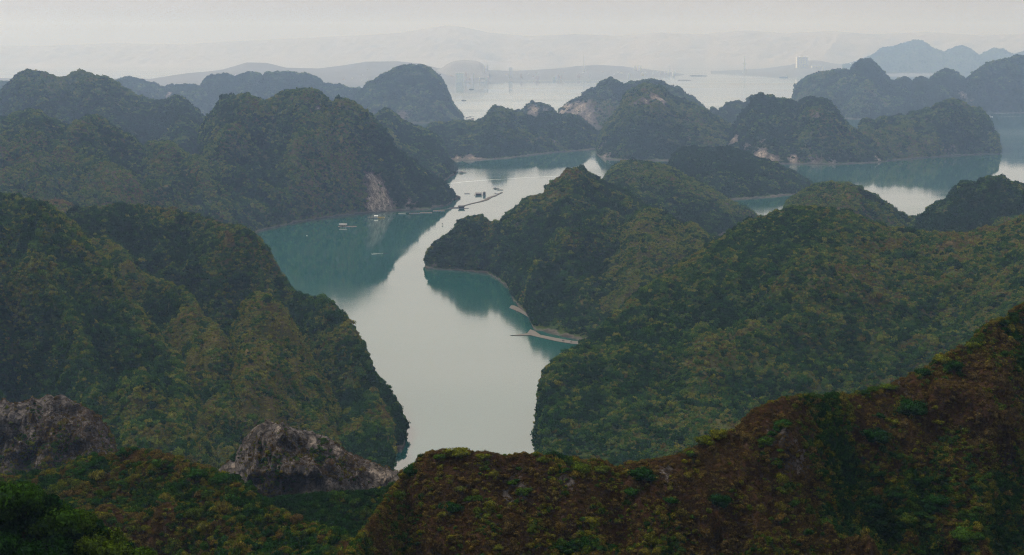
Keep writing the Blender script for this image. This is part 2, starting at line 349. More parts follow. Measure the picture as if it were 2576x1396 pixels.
hill('island', 'long hazy island chain of round knobs at the upper right', L2([(1993, 262), (1997, 240), (2004, 216), (2021, 199), (2040, 190), (2055, 185), (2082, 183), (2110, 175), (2127, 179), (2139, 179), (2151, 161), (2168, 151), (2188, 149), (2202, 161), (2219, 181), (2243, 205), (2260, 204), (2277, 194), (2289, 202), (2293, 210), (2305, 199), (2317, 194), (2329, 200), (2336, 207), (2353, 187), (2380, 175), (2397, 181), (2418, 193), (2428, 205), (2449, 185), (2483, 161), (2517, 151), (2541, 147), (2555, 141), (2576, 140), (2680, 134)], 7100), base=[(1990, 285), (2150, 300), (2260, 300), (2420, 288), (2500, 284), (2680, 283)], back=500, p=2.3, amp=.15, gul=140, lump=5, size=13, dens=.9, dry=.3, rock=.12, patches=[(2420, 240, 22, .8), (2405, 250, 14, .7), (2440, 258, 22, .6), (2165, 232, 20, .45)], forest='blue-grey hazed woods on the knobbly island chain')
# --- middle distance row of karst islands
hill('island', 'pale-cliffed double dome island behind the dark pyramid hill', L2([(1400, 292), (1417, 267), (1440, 254), (1462, 245), (1472, 233), (1484, 223), (1496, 224), (1513, 205), (1533, 198), (1551, 202), (1568, 215), (1585, 208), (1616, 207), (1636, 200), (1660, 204), (1688, 219), (1705, 221), (1718, 236), (1747, 250), (1767, 269), (1785, 285), (1800, 305)], 5900), base=[(1395, 318), (1800, 330)], back=400, p=2.8, amp=.12, gul=110, lump=5, size=11, dens=.9, dry=.3, rock=.1, patches=[(1432, 268, 60, .9), (1458, 280, 55, .9), (1480, 292, 50, .8), (1420, 262, 35, .8)], forest='grey-green hazed woods on the double dome island')
hill('island', 'small round-topped islet with pale cliff between two darker hills', L2([(1285, 292), (1290, 282), (1304, 278), (1316, 279), (1325, 265), (1338, 259), (1362, 260), (1383, 270), (1397, 284), (1404, 300)], 5500), run=220, back=200, p=2.6, amp=.12, gul=80, lump=4, size=10, dry=.3, patches=[(1345, 278, 34, .9), (1372, 276, 26, .7)], forest='hazed woods on the small round islet')
hill('island', 'low hazy islet left of the twin-topped hill', L2([(1778, 282), (1795, 274), (1808, 282), (1814, 274), (1832, 262), (1856, 256), (1879, 262), (1882, 250), (1891, 242), (1904, 243), (1925, 262), (1940, 290)], 5500), run=260, back=200, p=2.4, amp=.12, gul=80, lump=4, size=10, dry=.3, forest='hazed woods on the low islet by the twin-topped hill')
hill('hill', 'long dark wooded hill with small dome above the dark inlet', LD([(1040, 345), (1071, 325), (1085, 312), (1102, 310), (1123, 311), (1157, 305), (1178, 305), (1193, 308), (1225, 295), (1231, 281), (1243, 270), (1256, 269), (1273, 277), (1290, 282), (1328, 293), (1349, 301), (1362, 284), (1383, 284), (1403, 291), (1424, 289), (1445, 294), (1465, 301), (1489, 322), (1510, 342), (1525, 365)], [(1040, 4500), (1525, 4900)]), base=[(1040, 398), (1120, 404), (1200, 405), (1280, 399), (1400, 384), (1500, 378), (1525, 377)], back=400, p=2.0, amp=.16, gul=90, lump=5, size=9, dry=.25, patches=[(1150, 398, 24, .8), (1185, 397, 30, .95), (1205, 399, 18, .8), (1395, 353, 14, .7), (1410, 351, 14, .7)], forest='hazed dark green woods on the long hill above the inlet')
hill('hill', 'dark pyramid-shaped karst hill with pale scars under its summit', LD([(1500, 372), (1508, 342), (1520, 322), (1540, 294), (1561, 270), (1575, 236), (1595, 223), (1619, 214), (1636, 214), (1660, 221), (1681, 236), (1698, 247), (1726, 253), (1764, 274), (1798, 291), (1826, 308), (1850, 325), (1880, 345), (1920, 370)], [(1500, 4400), (1650, 4500), (1920, 4300)]), base=[(1500, 392), (1520, 402), (1600, 405), (1750, 405), (1920, 402)], back=400, p=1.8, amp=.15, gul=100, lump=6, size=9, dry=.35, rock=.05, patches=[(1647, 246, 24, .9), (1662, 252, 26, .9), (1622, 255, 18, .8), (1600, 258, 16, .6), (1512, 372, 22, .95), (1522, 392, 30, .8), (1510, 355, 16, .6)], forest='hazed woods on the pyramid-shaped hill')
hill('hill', 'twin-topped karst hill with white cliffs along its waterline', LD([(1815, 372), (1839, 329), (1856, 308), (1864, 290), (1887, 267), (1897, 247), (1914, 240), (1932, 242), (1956, 251), (1980, 252), (1997, 258), (2007, 267), (2017, 253), (2038, 245), (2065, 248), (2089, 258), (2103, 277), (2117, 301), (2137, 318), (2161, 332), (2188, 349), (2210, 370), (2232, 398), (2240, 408)], [(1815, 4150), (1930, 4300), (2240, 3950)]), base=[(1810, 400), (1900, 408), (1940, 413), (2100, 414), (2200, 411), (2244, 409)], back=400, p=2.1, amp=.16, gul=90, lump=6, size=9, dry=.3, rock=.06, patches=[(1850, 352, 26, .85), (1875, 372, 24, .6), (1915, 392, 34, .95), (1945, 404, 30, .9), (1998, 402, 22, .95), (2050, 404, 34, .7), (2095, 405, 22, .7), (1958, 252, 12, .7), (2050, 291, 16, .7), (1920, 355, 14, .6)], forest='hazed woods on the twin-topped hill with white cliffs')
hill('island', 'broad dark headland island ending in a sheer right-hand edge', LD([(2162, 338), (2165, 308), (2175, 300), (2185, 299), (2195, 306), (2202, 315), (2209, 301), (2219, 294), (2243, 298), (2264, 291), (2277, 293), (2294, 284), (2312, 282), (2332, 272), (2346, 274), (2353, 264), (2380, 253), (2397, 251), (2421, 257), (2442, 269), (2466, 274), (2479, 287), (2490, 305), (2497, 325), (2505, 334), (2510, 342), (2514, 356), (2515.5, 384), (2516.5, 388)], [(2160, 4300), (2460, 4450), (2516, 4150)]), base=[(2150, 409), (2200, 410), (2240, 404), (2300, 399), (2400, 392), (2480, 388), (2517, 388)], back=350, p=2.6, amp=.15, gul=80, lump=6, size=9, dry=.35, rock=.12, patches=[(2203, 400, 40, .98), (2216, 405, 30, .9), (2400, 372, 16, .7), (2385, 385, 30, .6), (2470, 383, 26, .5), (2330, 300, 24, .6), (2195, 315, 14, .6)], forest='hazed woods on the headland island with the sheer edge')
# --- left middle hills
hill('hill', 'long double-humped ridge high at the far left', LD([(-150, 300), (-60, 262), (0, 233), (20, 216), (38, 198), (51, 184), (68, 180), (106, 181), (127, 190), (144, 198), (161, 195), (178, 187), (202, 181), (226, 187), (270, 197), (291, 209), (315, 224), (342, 240), (370, 250), (390, 257), (414, 257), (428, 250), (435, 242), (448, 241), (472, 257), (489, 274), (513, 298), (540, 320), (620, 370)], [(-150, 4100), (200, 4200), (620, 3700)]), run=900, zb=5, back=500, p=1.6, amp=.24, gul=150, lump=7, size=9, dry=.3, forest='hazed blue-green woods on the double-humped ridge at far left')
hill('headland', 'low wooded headland reaching the mouth of the bay', LD([(925, 305), (955, 285), (976, 274), (986, 281), (1006, 301), (1041, 318), (1072, 328), (1100, 345), (1115, 368), (1125, 395), (1140, 415), (1153, 431)], [(925, 3900), (1010, 3950), (1153, 3560)]), base=[(925, 490), (1050, 475), (1111, 461), (1135, 446), (1156, 434)], back=350, p=1.8, amp=.2, gul=90, lump=5, size=8.5, dry=.2, forest='hazed green woods on the headland at the bay mouth')
hill('hill', 'massive green hill with bare grey cliff above the fish farms', LD([(500, 330), (520, 299), (534, 287), (548, 263), (565, 246), (582, 241), (602, 244), (630, 243), (650, 252), (666, 257), (681, 252), (702, 238), (729, 231), (770, 226), (798, 231), (821, 246), (839, 262), (847, 250), (855, 248), (869, 251), (890, 258), (911, 274), (935, 298), (955, 318), (976, 346), (986, 368), (1020, 394), (1054, 421), (1088, 445), (1113, 465), (1130, 478), (1138, 485), (1144, 497)], [(500, 3050), (770, 2830), (880, 2800), (980, 2760), (1054, 2830), (1144, 2890)]), base=[(500, 595), (655, 583), (740, 561), (800, 551), (900, 538), (1000, 531), (1080, 529), (1120, 521), (1136, 510), (1146, 499)], back=450, p=1.4, amp=.3, gul=130, lump=8, size=7.5, dens=1.2, dry=.27, patches=[(940, 462, 34, .98), (952, 488, 42, 1.), (958, 508, 44, 1.), (932, 445, 24, .9), (978, 518, 36, .95), (1035, 512, 30, .8), (938, 520, 30, .9), (503, 392, 10, .9), (800, 273, 10, .9), (930, 500, 20, .8)], lod='far', forest='blue-green hazed woods over the massive hill above the fish farms')
hill('hill', 'green ridge with brown knolls stepping down from the left edge', LD([(-120, 300), (0, 301), (20, 298), (34, 288), (51, 282), (75, 281), (103, 283), (120, 294), (144, 306), (164, 320), (185, 318), (205, 301), (222, 294), (246, 295), (267, 303), (284, 318), (308, 335), (332, 349), (359, 370), (376, 366), (404, 358), (431, 361), (452, 376), (472, 390), (500, 397), (534, 424), (582, 450), (620, 478), (650, 512), (672, 550), (682, 574)], [(-120, 2700), (250, 2750), (450, 2650), (682, 2440)]), base=[(-120, 720), (200, 690), (500, 640), (640, 588), (660, 582), (686, 576)], back=500, p=1.35, amp=.34, gul=110, lump=7, size=6.5, dens=1.15, dry=.33, forest='blue-green woods on the ridge stepping down from the left edge')
hill('knoll', 'small brown knoll in the gap behind the near left hill', L2([(80, 530), (105, 511), (130, 502), (160, 504), (185, 516), (210, 545)], 1850), run=160, back=150, zb=20, lump=3, size=5, dry=.7, lod='mid', forest='brownish scrub on the small knoll behind the near left hill')
# --- right middle hills
hill('island', 'low green wooded islet sloping right into the inlet', LD([(1680, 425), (1690, 402), (1700, 385), (1712, 375), (1740, 370), (1780, 376), (1830, 372), (1860, 378), (1900, 395), (1950, 415), (2000, 438), (2035, 458), (2046, 470)], [(1680, 3350), (2046, 3150)]), base=[(1670, 512), (1880, 503), (1990, 495), (2030, 484), (2050, 471)], back=250, p=1.6, amp=.16, gul=70, lump=4, size=7, dens=1.2, dry=.12, forest='hazed green woods on the low islet sloping right')
hill('hill', 'rounded brown-green hill with a tiny white scar behind the middle island', LD([(1515, 455), (1530, 436), (1550, 416), (1579, 407), (1623, 409), (1672, 416), (1706, 431), (1740, 450), (1779, 470), (1823, 494), (1857, 514), (1886, 528), (1906, 546), (1912, 553)], [(1515, 2750), (1620, 2750), (1912, 2430)]), base=[(1510, 640), (1700, 630), (1800, 606), (1860, 578), (1900, 562), (1914, 555)], back=220, p=1.5, amp=.18, gul=70, lump=4, size=6, dens=1.2, dry=.4, patches=[(1828, 515, 9, .98), (1824, 503, 6, .9)], forest='woods and dry scrub on the rounded hill behind the middle island')
hill('hill', 'low dark hill in front of the bright bay at right', L2([(1960, 545), (1974, 524), (1983, 506), (2013, 485), (2052, 466), (2081, 460), (2120, 463), (2159, 473), (2198, 490), (2222, 510), (2261, 537), (2286, 547), (2315, 549), (2345, 560), (2380, 580)], 2200), run=330, back=200, p=1.6, amp=.2, gul=60, lump=4, size=6, dens=1.2, dry=.35, lod='far', forest='dusky woods on the low hill before the bright bay')
hill('hill', 'craggy wooded hill at the right edge above the bright bay', L2([(2290, 565), (2312, 549), (2334, 528), (2349, 518), (2383, 501), (2394, 484), (2403, 475), (2420, 462), (2432, 458), (2446, 463), (2456, 462), (2471, 450), (2510, 448), (2539, 458), (2573, 463), (2640, 470), (2720, 480)], 2050), run=330, back=220, zb=10, p=1.6, amp=.22, gul=60, lump=5, size=5.5, dens=1.2, dry=.38, forest='woods on the craggy hill at the right edge')
hill('island', 'green island with dark knob and long crest in the middle of the bay', LD([(1067, 676), (1070, 661), (1074, 641), (1088, 620), (1108, 603), (1142, 582), (1156, 558), (1177, 550), (1204, 546), (1219, 549), (1231, 562), (1242, 566), (1247, 560), (1255, 567), (1272, 545), (1300, 521), (1320, 504), (1341, 497), (1368, 490), (1376, 470), (1395, 455), (1413, 442), (1426, 427), (1445, 424), (1464, 425), (1485, 438), (1510, 452), (1545, 472), (1594, 496), (1625, 520), (1660, 545), (1710, 570), (1780, 590), (1850, 620)], [(1067, 1965), (1200, 1980), (1255, 1975), (1330, 2010), (1450, 2100), (1600, 2060), (1850, 1930)]), base=[(1064, 676), (1110, 679), (1160, 682), (1228, 690), (1256, 709), (1281, 732), (1292, 765), (1320, 790), (1345, 838), (1400, 850), (1475, 866), (1850, 900)], back=200, p=1.5, amp=.22, gul=60, lump=4, size=5.2, dens=1.25, dry=.20, lod='mid', rock=.03, patches=[(1090, 664, 14, .6), (1260, 690, 12, .6), (1300, 560, 20, .5)], forest='green woods on the middle island')
hill('ridge', 'brown rocky spur running down the front of the middle island', LD([(1330, 600), (1369, 540), (1394, 512), (1410, 500), (1428, 496), (1447, 503), (1462, 535), (1491, 570), (1530, 600), (1570, 640)], [(1330, 1900), (1430, 2020), (1570, 1780)]), run=330, zb=0, back=200, p=1.35, amp=.28, gul=45, lump=5, size=4.5, dens=1.2, dry=.64, rock=.22, lod='mid', forest='dry brown scrub on the rocky spur of the middle island')
hill('ridge', 'yellow-green sloping shoulder above the mud beach of the middle island', LD([(1500, 650), (1540, 610), (1564, 580), (1580, 555), (1603, 541), (1618, 528), (1633, 526), (1655, 530), (1672, 534), (1691, 548), (1720, 567), (1740, 565), (1752, 570), (1779, 592), (1803, 611), (1850, 640)], [(1500, 1750), (1640, 1820), (1850, 1750)]), base=[(1340, 838), (1400, 851), (1475, 866), (1850, 900)], zb=-2, back=200, p=1.3, amp=.2, gul=50, lump=4, tcap=.585, size=4.4, dens=1.6, dry=.80, rock=-.2, lod='mid', forest='yellow-green scrub on the shoulder above the mud beach')
# --- near hills
NL = [(170, 1440), (400, 1500), (700, 1380), (860, 1200), (1022, 1085)]
hill('hill', 'big wooded near hill falling to the water left of the channel', LD([(120, 580), (170, 546), (190, 531), (230, 519), (300, 516), (380, 522), (450, 532), (520, 546), (560, 558), (600, 566), (640, 590), (665, 615), (685, 645), (698, 668), (703, 690), (720, 715), (740, 738), (780, 753), (815, 761), (840, 771), (862, 786), (880, 812), (900, 850), (920, 890), (935, 933), (960, 965), (985, 1000), (1003, 1030), (1014, 1058), (1019, 1085), (1020, 1110)], NL), base=[(100, 985), (500, 1000), (700, 1020), (850, 1085), (930, 1110), (985, 1140), (1010, 1145), (1021, 1125)], zb=-3, back=120, p=1.4, amp=.34, gul=85, lump=6, size=4.8, dens=1.5, dry=.26, lod='mid', hi=True, forest='thick dark green woods on the big near hill left of the channel')
hill('ridge', 'brown-crested spur descending diagonally at the left edge', LD([(-90, 480), (0, 494), (20, 492), (60, 500), (90, 514), (130, 530), (158, 544), (183, 569), (216, 606), (249, 643), (274, 668), (290, 697), (311, 722), (320, 755), (344, 784), (373, 813), (398, 838), (415, 872), (448, 901), (469, 938), (490, 975), (510, 1017), (545, 1085), (590, 1150)], [(-90, 1280), (0, 1260), (300, 1120), (590, 960)]), run=330, zb=8, back=260, p=1.15, amp=.38, gul=80, lump=6, tcap=.68, size=4.6, dens=1.5, dry=.34, lod='mid', hi=True, forest='thick green woods on the spur at the left edge')
hill('ridge', 'dry brown middle spur between the two wooded slopes at left', LD([(205, 625), (224, 611), (249, 604), (270, 602), (290, 610), (315, 631), (332, 652), (344, 681), (373, 697), (398, 706), (423, 711), (456, 730), (490, 755), (506, 789), (535, 813), (560, 843), (577, 870), (590, 920), (610, 990)], [(205, 1380), (300, 1300), (450, 1190), (610, 1060)]), run=240, zb=8, back=160, p=1.25, amp=.2, gul=50, lump=4, tcap=.68, size=4, dens=1.5, dry=.55, lod='mid', forest='dry brown scrub on the middle spur at left')
hill('knoll', 'round straw-coloured knoll on the big near left hill', LD([(580, 840), (597, 798), (606, 772), (622, 752), (647, 741), (672, 743), (697, 760), (722, 784), (739, 813), (755, 847), (772, 880), (800, 925), (830, 985), (870, 1060)], [(580, 1130), (650, 1140), (870, 1060)]), run=220, zb=8, back=130, p=1.3, amp=.14, gul=50, lump=3, tcap=.68, size=3.6, dens=1.6, dry=.60, lod='mid', forest='straw-coloured scrub on the round knoll')
hill('valley', 'dark green valley floor between the near left spurs', L2([(-90, 880), (700, 885)], 1290)+[(850, 910, 1230), (930, 968, 1120), (975, 1040, 1060), (990, 1075, 1045)], run=520, zb=4, back=60, p=1.0, amp=.1, gul=60, lump=5, size=4.8, dens=1.4, dry=.12, lod='mid', forest='dark green woods on the valley floor between the near left spurs')
hill('hill', 'broad brown-green near hill right of the channel with a cliff over the water', LD([(1343, 1160), (1345, 1130), (1348, 1092), (1353, 1066), (1358, 1010), (1361, 965), (1372, 932), (1400, 905), (1450, 876), (1500, 838), (1520, 820), (1560, 780), (1600, 745), (1650, 708), (1700, 675), (1750, 640), (1790, 610), (1830, 590), (1860, 570), (1900, 550), (1950, 532), (2000, 523), (2060, 520), (2110, 530), (2150, 545), (2200, 560), (2250, 575), (2320, 583), (2380, 589), (2440, 586), (2490, 575), (2540, 555), (2576, 545), (2680, 525)], [(1343, 1042), (1350, 1055), (1361, 1075), (1400, 1095), (1500, 1165), (1600, 1240), (1700, 1320), (1850, 1400), (2100, 1430), (2680, 1350)]), base=[(1340, 1165), (1352, 1180), (1372, 1320), (1700, 1380), (2680, 1420)], zb=-3, back=160, p=1.45, amp=.2, gul=110, lump=3.6, size=4.4, dens=1.45, dry=.41, rock=.06, lod='mid', hi=True, patches=[(1357, 1090, 10, .9), (1361, 1050, 9, .9), (1358, 1130, 9, .85), (1930, 735, 16, .5), (2110, 700, 18, .4), (2300, 720, 14, .5)], forest='mixed green woods and brown scrub on the broad near hill at right')
# --- foreground
hill('rock_outcrop', 'pinkish grey bare rock face at the left edge', L2([(-90, 1000), (0, 1010), (40, 1012), (100, 1001), (115, 993), (135, 996), (152, 993), (165, 1000), (180, 1012), (215, 1030), (250, 1055), (270, 1080), (285, 1110), (292, 1140), (305, 1170), (325, 1215)], 620), run=75, zb=45, back=70, p=1.5, amp=.2, gul=14, lump=3, jag=1.4, size=1.7, dens=1.5, dry=.62, rock=.70, lod='near', cat='rock', px=1.3, forest='sparse scrub clinging to the rock face at the left edge')
hill('rock_outcrop', 'dark craggy rock outcrop with whitish streaks in the lower middle', L2([(500, 1215), (540, 1187), (560, 1172), (590, 1155), (603, 1125), (615, 1100), (640, 1076), (660, 1062), (675, 1058), (700, 1066), (750, 1083), (800, 1100), (850, 1121), (880, 1140), (900, 1155), (940, 1166), (980, 1180), (1000, 1187), (1020, 1206), (1045, 1240)], 560), run=75, zb=55, back=60, p=1.45, amp=.22, gul=12, lump=3, jag=1.6, size=1.7, dens=1.5, dry=.6, rock=.74, lod='near', cat='rock', px=1.3, patches=[(965, 1200, 48, .95), (995, 1215, 40, .98), (945, 1185, 40, .9), (700, 1080, 22, .9), (790, 1112, 34, .9), (850, 1135, 26, .85), (610, 1130, 22, .9), (585, 1170, 20, .8), (820, 1140, 22, .7)], forest='dry scrub on the dark craggy outcrop')
hill('hill', 'green gully floor below the craggy outcrop', L2([(560, 1235), (620, 1262), (700, 1266), (760, 1258), (850, 1250), (930, 1240), (990, 1226), (1060, 1215)], 440), run=130, zb=75, back=60, p=1.1, amp=.12, gul=22, lump=2, size=2.2, dens=2.6, dry=.15, lod='near', px=3, forest='lush green scrub in the gully below the craggy outcrop')
hill('hill', 'rust-brown foreground hillock with dark bushes at lower left', LD([(-90, 1215), (60, 1200), (150, 1190), (185, 1170), (205, 1160), (240, 1152), (290, 1147), (320, 1140), (350, 1142), (400, 1152), (450, 1163), (500, 1181), (540, 1192), (580, 1203), (620, 1232), (660, 1266), (750, 1312), (850, 1352), (960, 1400), (1000, 1430)], [(-90, 400), (300, 400), (1000, 330)]), run=130, zb=80, back=60, p=1.1, amp=.15, gul=26, lump=2.2, size=1.9, dens=3.0, dry=.42, rock=.05, lod='near', px=3, forest='rusty grass and low scrub on the foreground hillock at lower left')
hill('ridge', 'dark rust-brown foreground ridge rising to the right edge', LD([(880, 1400), (925, 1330), (960, 1280), (1000, 1222), (1020, 1196), (1040, 1172), (1070, 1152), (1110, 1143), (1150, 1142), (1200, 1146), (1250, 1148), (1330, 1157), (1380, 1165), (1430, 1171), (1480, 1175), (1540, 1180), (1600, 1182), (1640, 1172), (1700, 1154), (1740, 1136), (1780, 1118), (1820, 1098), (1850, 1090), (1880, 1060), (1900, 1044), (1940, 1024), (1990, 1009), (2050, 1003), (2100, 997), (2150, 993), (2190, 988), (2240, 969), (2290, 950), (2340, 936), (2360, 916), (2400, 894), (2440, 864), (2480, 830), (2530, 804), (2576, 774), (2680, 720)], [(880, 270), (1020, 315), (1200, 310), (1700, 310), (2100, 330), (2680, 370)]), run=120, zb=85, back=70, p=1.0, amp=.1, gul=16, lump=2.2, jag=.8, size=1.35, dens=3.4, dry=.68, rock=.25, lod='near', px=2, patches=[(1298, 1232, 51, .60), (1676, 1195, 51, .60), (1981, 1134, 90, .60), (2273, 964, 39, .60), (1420, 1215, 45, .60), ], forest='rusty dry grass and low scrub all over the foreground ridge')
hill('hill', 'nearest dark leafy slope in the bottom left corner', L2([(-90, 1235), (0, 1228), (60, 1240), (120, 1262), (200, 1305), (260, 1345), (310, 1380), (380, 1440), (450, 1500)], 175), run=60, zb=140, back=40, p=1.0, amp=.1, gul=14, lump=1.2, size=1.3, dens=3.0, dry=.08, lod='near', px=3, forest='dark leafy undergrowth in the bottom left corner')

def interp_s(pts3, s):
    a = np.array([(x/y_, y_, z) for x, y_, z in pts3]); o = np.argsort(a[:, 0]); a = a[o]
    return np.interp(s, a[:, 0], a[:, 1]), np.interp(s, a[:, 0], a[:, 2]), a[0, 0], a[-1, 0]

SURF = []
def build_hill(i, h):
    sd = (sum(ord(q) for q in h['label']) % 211)*7.3+h['seed']
    C = [tuple(float(v) for v in P(x, y, D)) for x, y, D in h['crest']]
    D0 = np.median([c[1] for c in C])
    a = np.array([(c[0]/c[1]) for c in C]); s0, s1 = a.min(), a.max()
    pxs = h['px'] or 3.
    if h['hi']: pxs = 2.5
    ds = pxs/F; nc = max(12, int((s1-s0)/ds)); s = np.linspace(s0, s1, nc)
    Yc, Zc, _, _ = interp_s(C, s)
    if h['base']:
        B = [tuple(float(v) for v in WAT(x, y)) for x, y in h['base']]; Yb = interp_s(B, s)[0]
    else: Yb = Yc-h['run']*(1+.25*fbm(s*F/160+sd, 0*s+3, 3))
    Yb = np.minimum(Yb, Yc-2.)
    # crest detail
    X = s*Yc
    zj = (fbm(X/18.+sd, 0*X+.5, 4)*min(4., h['lump']*.5))+(h['jag']*ridged(X/5.+sd, 0*X+7.7, 3) if h['jag'] else 0)
    edge = np.clip(np.minimum(s-s0, s1-s)/(ds*5), 0, 1)
    Zc = Zc+zj*edge*np.clip((Zc-3)/20, 0, 1)
    zb = h['zb']; Zc = np.maximum(Zc, zb+.5)
    run = np.median(Yc-Yb); slant = math.hypot(run, np.median(Zc)-zb)
    step = pxs/F*D0; nf = int(np.clip(slant/step*1.25, 24, 420 if h['hi'] else 300)); bk = h['back'] or run*.6; nb = int(np.clip(bk/step/2.5, 8, 60))
    t = np.linspace(0, 1, nf)**.9; tb = np.linspace(0, 1, nb+1)[1:]
    T, S = np.meshgrid(t, s, indexing='ij')
    Y = Yb[None]+(Yc-Yb)[None]*T; p = h['p']
    g = 1-(1-T)**p
    g = g*(1-.0*T)
    H = (Zc-zb)[None]; Z = zb+H*g
    Xw = S*Y
    wv = np.clip(T*(1-T)*4, 0, 1)**.8
    G = h['gul']; wx = fbm(Xw/(G*2.3)+sd, Y/(G*2.3), 2)*G*.8; wy = fbm(Xw/(G*2.3)+sd+50, Y/(G*2.3)+9, 2)*G*.8
    spur = ridged((Xw+wx)/G+sd, (Y+wy)/(G*2.2), 3)          # high on spurs, low in gullies
    knob = fbm(Xw/(G*1.4)+sd+7, Y/(G*1.4), 3)
    Z = Z+H*h['amp']*wv*(.75*spur-.25+.7*knob)
    lum = fbm(Xw/(max(9, h['lump']*5))+sd, Y/(max(9, h['lump']*5)), 4)
    Z = Z+h['lump']*lum*np.clip(T*4, 0, 1)*np.clip((1-T)*10, 0, 1)
    if h['jag']:
        Z = Z+h['jag']*2.2*ridged(Xw/7+sd, Y/9, 4)*wv
        def blk(a_, b_, q): n_ = vnoise(a_, b_)*q; return (np.floor(n_)+np.clip((n_-np.floor(n_))*4-1.5, 0, 1))/q
        Yd = h['jag']*(2.2*ridged(Xw/7+sd+3, Z/11, 4)+2.4*blk(Xw/6.5+sd, Z/6+Y*.04, 5)+1.4*blk(Xw/2.6+sd+9, Z/3.2, 4)+.7*blk(Xw/1.2+sd+4, Z/1.5, 3))*wv; Y = Y-Yd; Xw = S*Y
    Z = np.maximum(Z, zb+.45*H*g)
    # keep the hidden line: nothing on the front may rise over the crest line of sight
    slope_c = (CAMZ-Zc)/Yc
    lim = CAMZ-slope_c[None]*Y-.004*H*(1-T)
    Z = np.minimum(Z, lim)
    Z = np.maximum(Z, zb)
    Tb, Sb = np.meshgrid(tb, s, indexing='ij')
    Yk = Yc[None]+bk*Tb*(1+.0*Sb); Zk = zb-2+(Zc-zb+2)[None]*(1-Tb**1.5)+h['lump']*.6*fbm(Sb*Yk/25+sd, Yk/25, 3)*np.clip(Tb*3, 0, 1)*(1-Tb)
    limk = CAMZ-slope_c[None]*Yk; Zk = np.minimum(Zk, limk-.002*Yk*Tb)
    Yall = np.vstack([Y, Yk]); Zall = np.vstack([Z, Zk]); Sall = np.vstack([S, Sb]); Xall = Sall*Yall
    # colour attributes
    cv = np.vstack([spur*.55+knob*.5, np.repeat((spur*.55+knob*.5)[-1:], len(tb), 0)])
    big = fbm(Xall/(G*3)+sd+91, Yall/(G*3), 3)
    cr_ = np.vstack([np.exp(-(1-T)*7), np.exp(-Tb*4)])
    dry = np.clip(h['dry']+.55*cv+.22*big+(.42 if h['run'] and h['lod'] == 'mid' else .24)*cr_-(.17 if h['run'] and h['lod'] == 'mid' else .09), 0, 1.2)
    dry = np.minimum(dry, h['tcap']+.02)
    rock = np.full(dry.shape, h['rock']+(.05 if h['lod'] == 'far' else 0))+.26*fbm(Xall/40+sd, Zall/30+Yall/60, 4)
    if h['rock'] < .5:
        dz = np.abs(np.gradient(Zall, axis=0))/np.maximum(np.abs(np.gradient(Yall, axis=0)), .5)
        rock = rock+np.clip((dz-2.2)*.12, 0, .3)
    R = len(Yall)
    vi = np.arange(R*nc).reshape(R, nc)
    PT = []
    if h['patches']:
        sx, sy, _ = PROJ(Xall[:nf], Yall[:nf], Zall[:nf])
        for (x, y, r, wgt) in h['patches']:
            k = np.argmin((sx-x)**2+(sy-y)**2+0*sx); cxx, cyy, czz = Xall[:nf].ravel()[k], Yall[:nf].ravel()[k], Zall[:nf].ravel()[k]
            rr = r*cyy/F
            d2 = ((Xall-cxx)/(rr*.8))**2+((Yall-cyy)/(rr*1.6))**2+((Zall-czz)/(rr*1.0))**2
            rock = np.maximum(rock, wgt*1.15*np.exp(-d2*.9)+.25*(fbm(Xall/(rr*.5)+sd, Zall/(rr*.5), 3)-.2)*np.exp(-d2*.4))
    rock = np.clip(rock, 0, 1)
    V = np.stack([Xall.ravel(), Yall.ravel(), Zall.ravel()], 1)
    q = np.stack([vi[:-1, :-1], vi[:-1, 1:], vi[1:, 1:], vi[1:, :-1]], -1).reshape(-1, 4)
    # close the two ends down to the foot
    o = mesh_np(h['name'], V, q, {'pale': M_PALE, 'wood': M_DWOOD, 'far': M_FARM}[h['mat']] if h['mat'] else M_RUST_SHADED if h['lod'] == 'near' else M_TER, {'dry': dry.ravel(), 'rock': rock.ravel()}, smooth=True)
    tag(o, h['label'], h['cat'], kind='structure')
    SURF.append(dict(h=h, X=Xall, Y=Yall, Z=Zall, dry=dry, rock=rock, nf=nf, s=s, crest=PROJ(s*Yc, Yc, Zc), yc=Yc))

for i, h in enumerate(HILLS): build_hill(i, h)

def hidden(xp, yp, dep, me_, margin):
    hid = np.zeros(len(xp), bool)
    for S_ in SURF:
        if S_ is me_: continue
        cx_, cy_, _ = S_['crest']; o = np.argsort(cx_)
        yy = np.interp(xp, cx_[o], cy_[o], left=1e9, right=1e9); dd = np.interp(xp, cx_[o], S_['yc'][o])
        hid |= (yp > yy+margin) & (dep > dd*1.02)
    return hid

def sample_surface(S_, n, rng, backrows=10):
    nf = S_['nf']; R = min(len(S_['X']), nf+backrows)
    X, Y, Z = S_['X'][:R], S_['Y'][:R], S_['Z'][:R]
    A = np.stack([X, Y, Z], -1)
    e1 = A[1:, :-1]-A[:-1, :-1]; e2 = A[:-1, 1:]-A[:-1, :-1]; nrm = np.cross(e2, e1); ar = np.linalg.norm(nrm, axis=-1)
    cen = A[:-1, :-1]; xp, yp, dep = PROJ(cen[..., 0], cen[..., 1], cen[..., 2])
    w = ar*((xp > -60) & (xp < 2640) & (yp < 1450))
    w = np.where(cen[..., 2] < .8, 0, w)
    tot = w.sum()
    if n is None: return tot
    k = rng.choice(w.size, n, p=(w/tot).ravel()); r, c = np.unravel_index(k, w.shape)
    u, v = rng.random(n), rng.random(n)
    def L(G):
        return G[r, c]*(1-u)*(1-v)+G[r, c+1]*u*(1-v)+G[r+1, c]*(1-u)*v+G[r+1, c+1]*u*v
    pts = np.stack([L(X), L(Y), L(Z)], 1)
    return pts, L(S_['dry'][:R]), L(S_['rock'][:R]), r

